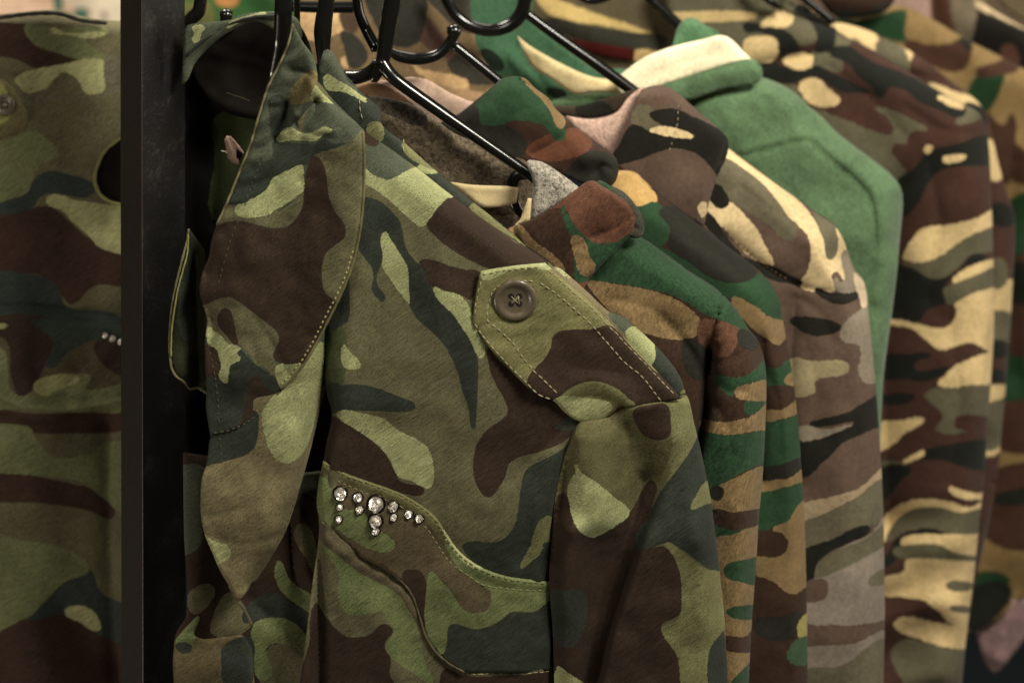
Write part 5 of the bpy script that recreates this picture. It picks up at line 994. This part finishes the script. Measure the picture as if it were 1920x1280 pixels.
pfL = sheet('pocket_flap', [(-60, 592, 1), (40, 588), (110, 596), (180, 604), (250, 616, 1), (250, 748, 1), (190, 760), (120, 769), (60, 768), (20, 756), (-10, 744), (-60, 726, 1)], fpf, (84, 76, 56), [
    ((54, 42, 34), [[(-60, 600), (12, 640), (20, 700), (35, 742), (52, 738), (70, 712), (96, 660), (110, 600), (60, 585)], [(180, 640), (240, 650), (250, 700), (200, 690)]]),
    ((52, 58, 52), [[(60, 600), (240, 612), (250, 634), (180, 636), (130, 660), (90, 690), (100, 640)]]),
    ((110, 112, 78), [[(-60, 640), (5, 655), (15, 690), (18, 726), (36, 742), (56, 738), (72, 716), (98, 702), (140, 700), (172, 708), (160, 730), (250, 722), (250, 760), (60, 780), (-60, 745)]]),
    ((150, 148, 102), [[(62, 722), (90, 706), (135, 702), (150, 712), (110, 730), (80, 742)], [(-60, 610), (10, 606), (16, 614), (-60, 622)]])], gl, 'twill', thick=3, edge=2, res=8)
fst = depth(dL - 0.006, [roll([(0, 140), (30, 165), (54, 235), (0, 268)], 14, 3), wav(30, 1, 165)])
st = sheet('shoulder_strap', [(-60, 140, 1), (0, 148), (20, 160), (42, 186), (52, 236), (44, 250), (20, 258), (-60, 272, 1)], fst, (96, 88, 60), [((140, 140, 84), [[(-60, 150), (0, 155), (16, 180), (20, 215), (0, 235), (-60, 235)]])], gl, 'twill', thick=3, edge=2)
bt = button(st, 10, 196, 20, dL - 0.007, -0.1)
for (x, y, r) in ((197, 628, 6.5), (211, 634, 7), (226, 640, 6.5)): gem(pfL, x, y, r, fpf)

# ================================================================== hangers
def hanger(label, d, at):
    return thing('clothes_hanger', label, 'hanger', P(at[0], at[1], d), 'black plastic hangers on the rack')
h = hanger('black plastic hanger whose straight neck drops into the collar of the nearest jacket', 0.83, (530, 60))
ptube('hook', [(533, -60, .82, 17), (531, 20, .82, 17), (527, 80, .825, 16), (515, 140, .835, 13), (500, 230, .84, 9)], PLASTIC, h, flat=0.5)
ptube('arm', [(505, 228, .84, 11), (560, 240, .835, 12), (680, 320, .83, 12), (860, 450, .83, 12), (1100, 640, .83, 11)], PLASTIC, h)
ptube('clip', [(557, -30, .86, 6), (557, 30, .86, 6), (557, 60, .86, 5)], PLASTIC, h)
h = hanger('black plastic hanger with a tapering neck between the jacket collar and the back yoke', 0.845, (605, 60))
ptube('hook', [(614, -60, .842, 15), (612, 0, .842, 15), (605, 60, .842, 17), (606, 110, .843, 12), (607, 175, .845, 5)], PLASTIC, h, flat=0.5)
ptube('cross_bar', [(540, 12, .90, 10), (600, 14, .90, 11), (675, 14, .90, 11)], PLASTIC, h)
h = hanger('glossy black hanger whose long arm slants into the grey knit neck of the first sweatshirt', 0.86, (722, 60))
ptube('hook', [(742, -60, .858, 18), (736, 0, .858, 17), (726, 60, .858, 16), (716, 120, .858, 13), (700, 150, .858, 9)], PLASTIC, h, flat=0.8)
ptube('arm', [(714, 112, .858, 12), (728, 135, .857, 13), (745, 152, .857, 12.5), (800, 192, .857, 12), (900, 262, .857, 11), (990, 325, .857, 10.5), (1015, 345, .857, 9)], PLASTIC, h)
ptube('inner_bar', [(668, -30, .875, 10), (672, 20, .875, 10), (686, 55, .875, 10), (706, 92, .87, 11)], PLASTIC, h)
ptube('notch', [(646, 142, .868, 11), (664, 146, .866, 13), (690, 138, .864, 13), (712, 118, .862, 12)], PLASTIC, h)
ptube('arm_loop', [(985, 325, .866, 12), (966, 332, .866, 11), (960, 355, .866, 11), (968, 388, .866, 10), (985, 410, .866, 6)], PLASTIC, h, flat=0.6)
h = hanger('black hanger with an upturned ball-tipped hook above the green and brown hood roll', 0.90, (850, 80))
ptube('hook', [(728, 96, .895, 8), (750, 106, .895, 11), (785, 111, .895, 12), (820, 103, .895, 11), (840, 84, .895, 10), (849, 70, .895, 10), (851, 62, .895, 14), (852, 52, .895, 14)], PLASTIC, h)
ptube('arm', [(850, 84, .905, 9.5), (900, 124, .905, 10), (950, 165, .905, 10), (985, 195, .905, 9)], PLASTIC, h)
h = hanger('black hanger with wide round hook in front of the green hood above pink neck lining', 0.95, (985, 20))
ptube('hook', [(828, -30, .95, 10), (840, 5, .95, 11), (858, 32, .95, 11), (890, 52, .95, 12), (925, 57, .95, 12), (960, 45, .95, 13), (980, 20, .95, 14), (988, -30, .95, 13)], PLASTIC, h)
ptube('arm', [(985, 24, .953, 9), (1030, 58, .953, 10), (1120, 122, .953, 11), (1205, 184, .953, 11), (1225, 200, .953, 10)], PLASTIC, h)
h = hanger('black hanger arm ending in the top of the green fleece hoodie', 1.02, (1240, 20))
ptube('hook', [(1075, -20, 1.02, 10), (1100, 0, 1.02, 8), (1130, -2, 1.02, 8), (1160, -20, 1.02, 10)], PLASTIC, h)
ptube('arm', [(1190, -30, 1.02, 9), (1230, 8, 1.02, 10), (1275, 50, 1.02, 10), (1300, 75, 1.02, 10)], PLASTIC, h)
h = hanger('pair of thin black hanger arms at the top of the largest camouflage hoodie', 1.07, (1460, 0))
ptube('arm', [(1410, -30, 1.05, 7), (1440, 0, 1.05, 7), (1460, 16, 1.06, 7)], PLASTIC, h)
ptube('arm', [(1465, -40, 1.06, 6), (1500, -8, 1.06, 7), (1560, 40, 1.075, 7)], PLASTIC, h)
h = hanger('black hanger with a round ball tip standing above the jacket collar band', 0.87, (425, 30))
ptube('hook', [(424, 60, .87, 11), (424, 40, .87, 12), (424, 28, .87, 13), (424, 22, .87, 12)], PLASTIC, h)
ptube('arm', [(345, 50, .875, 12), (362, 32, .875, 13), (372, 22, .875, 13), (380, -30, .875, 12)], PLASTIC, h)

# ---- things seen behind the hangers at top left
d10 = 1.32
g10 = thing('green_shirt', 'blurred green and orange shirt glimpsed between the post and the hangers', 'shirt', P(460, 10, d10))
sheet('body', [(340, -60, 1), (560, -60, 1), (560, 80, 1), (340, 80, 1)], depth(d10, [wav(50, 6, 171)]), (60, 100, 56), [((214, 150, 90), [[(400, -60), (450, -60), (445, 8), (425, 14), (405, 5)]]), ((110, 112, 66), [[(340, 5), (372, 5), (395, 5), (400, 50), (370, 60), (340, 50)]])], g10, 'jersey', thick=12, edge=4)

# ================================================================== rack
rack = thing('clothes_rack', 'black square steel post of the clothes rack standing in front of the garments', 'rack', (P(265, 700, .84)[0], .84, 0.0))
STEEL = plain('black_powder_coat', (20, 17, 15), 0.5, bump=0.25, scale=700, spec=0.5, var=0.6)
nt = STEEL.node_tree; bs = nt.nodes['Principled BSDF']; tc = N(nt, 'ShaderNodeTexCoord')
n1 = N(nt, 'ShaderNodeTexNoise'); n1.inputs['Scale'].default_value = 420; n1.inputs['Detail'].default_value = 5; n1.inputs['Roughness'].default_value = 0.7
n2 = N(nt, 'ShaderNodeTexNoise'); n2.inputs['Scale'].default_value = 55; n2.inputs['Detail'].default_value = 5
nt.links.new(tc.outputs['Object'], n1.inputs['Vector']); nt.links.new(tc.outputs['Object'], n2.inputs['Vector'])
mr = N(nt, 'ShaderNodeMapRange'); mr.inputs['From Min'].default_value = 0.52; mr.inputs['From Max'].default_value = 0.72
nt.links.new(mathn(nt, 'MULTIPLY', mathn(nt, 'ADD', n1.outputs['Fac'], n2.outputs['Fac']), 0.5), mr.inputs['Value'])
mx = N(nt, 'ShaderNodeMix', data_type='RGBA'); nt.links.new(mr.outputs[0], mx.inputs['Factor'])
mx.inputs[6].default_value = lin((17, 15, 14)); mx.inputs[7].default_value = lin((62, 56, 50)); nt.links.new(mx.outputs[2], bs.inputs['Base Color'])
rr = mathn(nt, 'ADD', 0.28, mathn(nt, 'MULTIPLY', n2.outputs['Fac'], 0.4)); nt.links.new(rr, bs.inputs['Roughness'])
def quadpost():
    V = []; Fc = []
    cs = [(265.5, .838), (224, .858), (303, .888), (347, .866)]
    order = [cs[1], cs[0], cs[3], cs[2]]
    # round the corners slightly
    prof = []
    pts = [Vector(((x - 960) / F * d, d)) for x, d in order]
    for i in range(4):
        a, b, c = pts[i - 1], pts[i], pts[(i + 1) % 4]
        u = (a - b).normalized(); v = (c - b).normalized(); r = 0.0011
        for s in (0, .25, .5, .75, 1):
            p = b + u * r * (1 - s) ** 2 + v * r * s ** 2
            prof.append(p)
    n = len(prof)
    lean = 0.0026
    for z, k in ((0.02, 1.25), (1.9, -0.25)):
        for p in prof: V.append((p.x + lean * k * 0.6 + (0.0011 if z < 1 else 0), p.y, z))
    for i in range(n): Fc.append((i, (i + 1) % n, n + (i + 1) % n, n + i))
    Fc.append(tuple(range(n - 1, -1, -1))); Fc.append(tuple(range(n, 2 * n)))
    o = link_mesh('post', V, Fc, STEEL, rack, smooth=False)
    lit_face = plain('lit_left_face_paint', (42, 36, 30), 0.42, bump=0.2, scale=300, var=0.8)  # left face: reflected light put into a paler colour
    edge = plain('edge_highlight_paint', (92, 76, 62), 0.45, bump=0.2, scale=500, var=0.9)  # corner highlight painted as a pale strip
    o.data.materials.append(lit_face); o.data.materials.append(edge)
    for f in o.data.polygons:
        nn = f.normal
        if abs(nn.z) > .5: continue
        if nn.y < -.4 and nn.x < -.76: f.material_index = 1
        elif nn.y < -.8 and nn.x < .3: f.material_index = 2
    return o
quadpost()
ptube('weld_dimple', [(322, 60, .8585, 6), (330, 59, .8615, 8), (338, 60, .864, 6)], plain('bare_metal', (74, 72, 68), 0.5), rack, flat=0.3)
# rail carrying the hangers, above the frame
tube3('rail', [(-0.18, .80, 1.86), (-0.12, .80, 1.86), (0.12, 1.05, 1.86), (0.42, 1.45, 1.86)], 0.0125, STEEL, rack)

# ================================================================== room
wallm = plain('wall_plaster', (206, 176, 146), 0.9, bump=0.2, scale=60)
wl = box('wall', (-4, 3.9, 0.75), (4, 4.0, 3.2), wallm); wl['kind'] = 'structure'
lowm = plain('wall_dark_panel', (44, 52, 62), 0.7, scale=20)
wl2 = box('wall', (-4, 3.88, 0), (4, 4.0, 0.747), lowm); wl2['kind'] = 'structure'
flm = plain('floor_vinyl', (46, 54, 62), 0.45, scale=12)
flo = box('floor', (-4, -1.5, -0.05), (4, 4.0, 0.0), flm); flo['kind'] = 'structure'
# pale shirt with teal print hanging behind, top left
d11 = 1.75
g11 = thing('printed_shirt', 'blurred pale pink shirt with teal print behind the left jacket', 'shirt', P(110, 20, d11))
sheet('body', [(-80, -80, 1), (300, -80, 1), (300, 120, 1), (-80, 120, 1)], depth(d11, [wav(90, 12, 181)]), (232, 196, 168), [
    ((70, 120, 104), [[(100, -20), (112, -20), (118, 20), (106, 28)], [(140, 18), (160, 14), (168, 32), (150, 42), (138, 36)]]), ((236, 222, 196), [[(120, -40), (240, -40), (240, 60), (175, 60), (170, 20), (130, 10)]]), ((120, 108, 104), [[(190, 22), (198, 20), (200, 38), (192, 40)]])], g11, 'jersey', thick=8, edge=3, res=9)
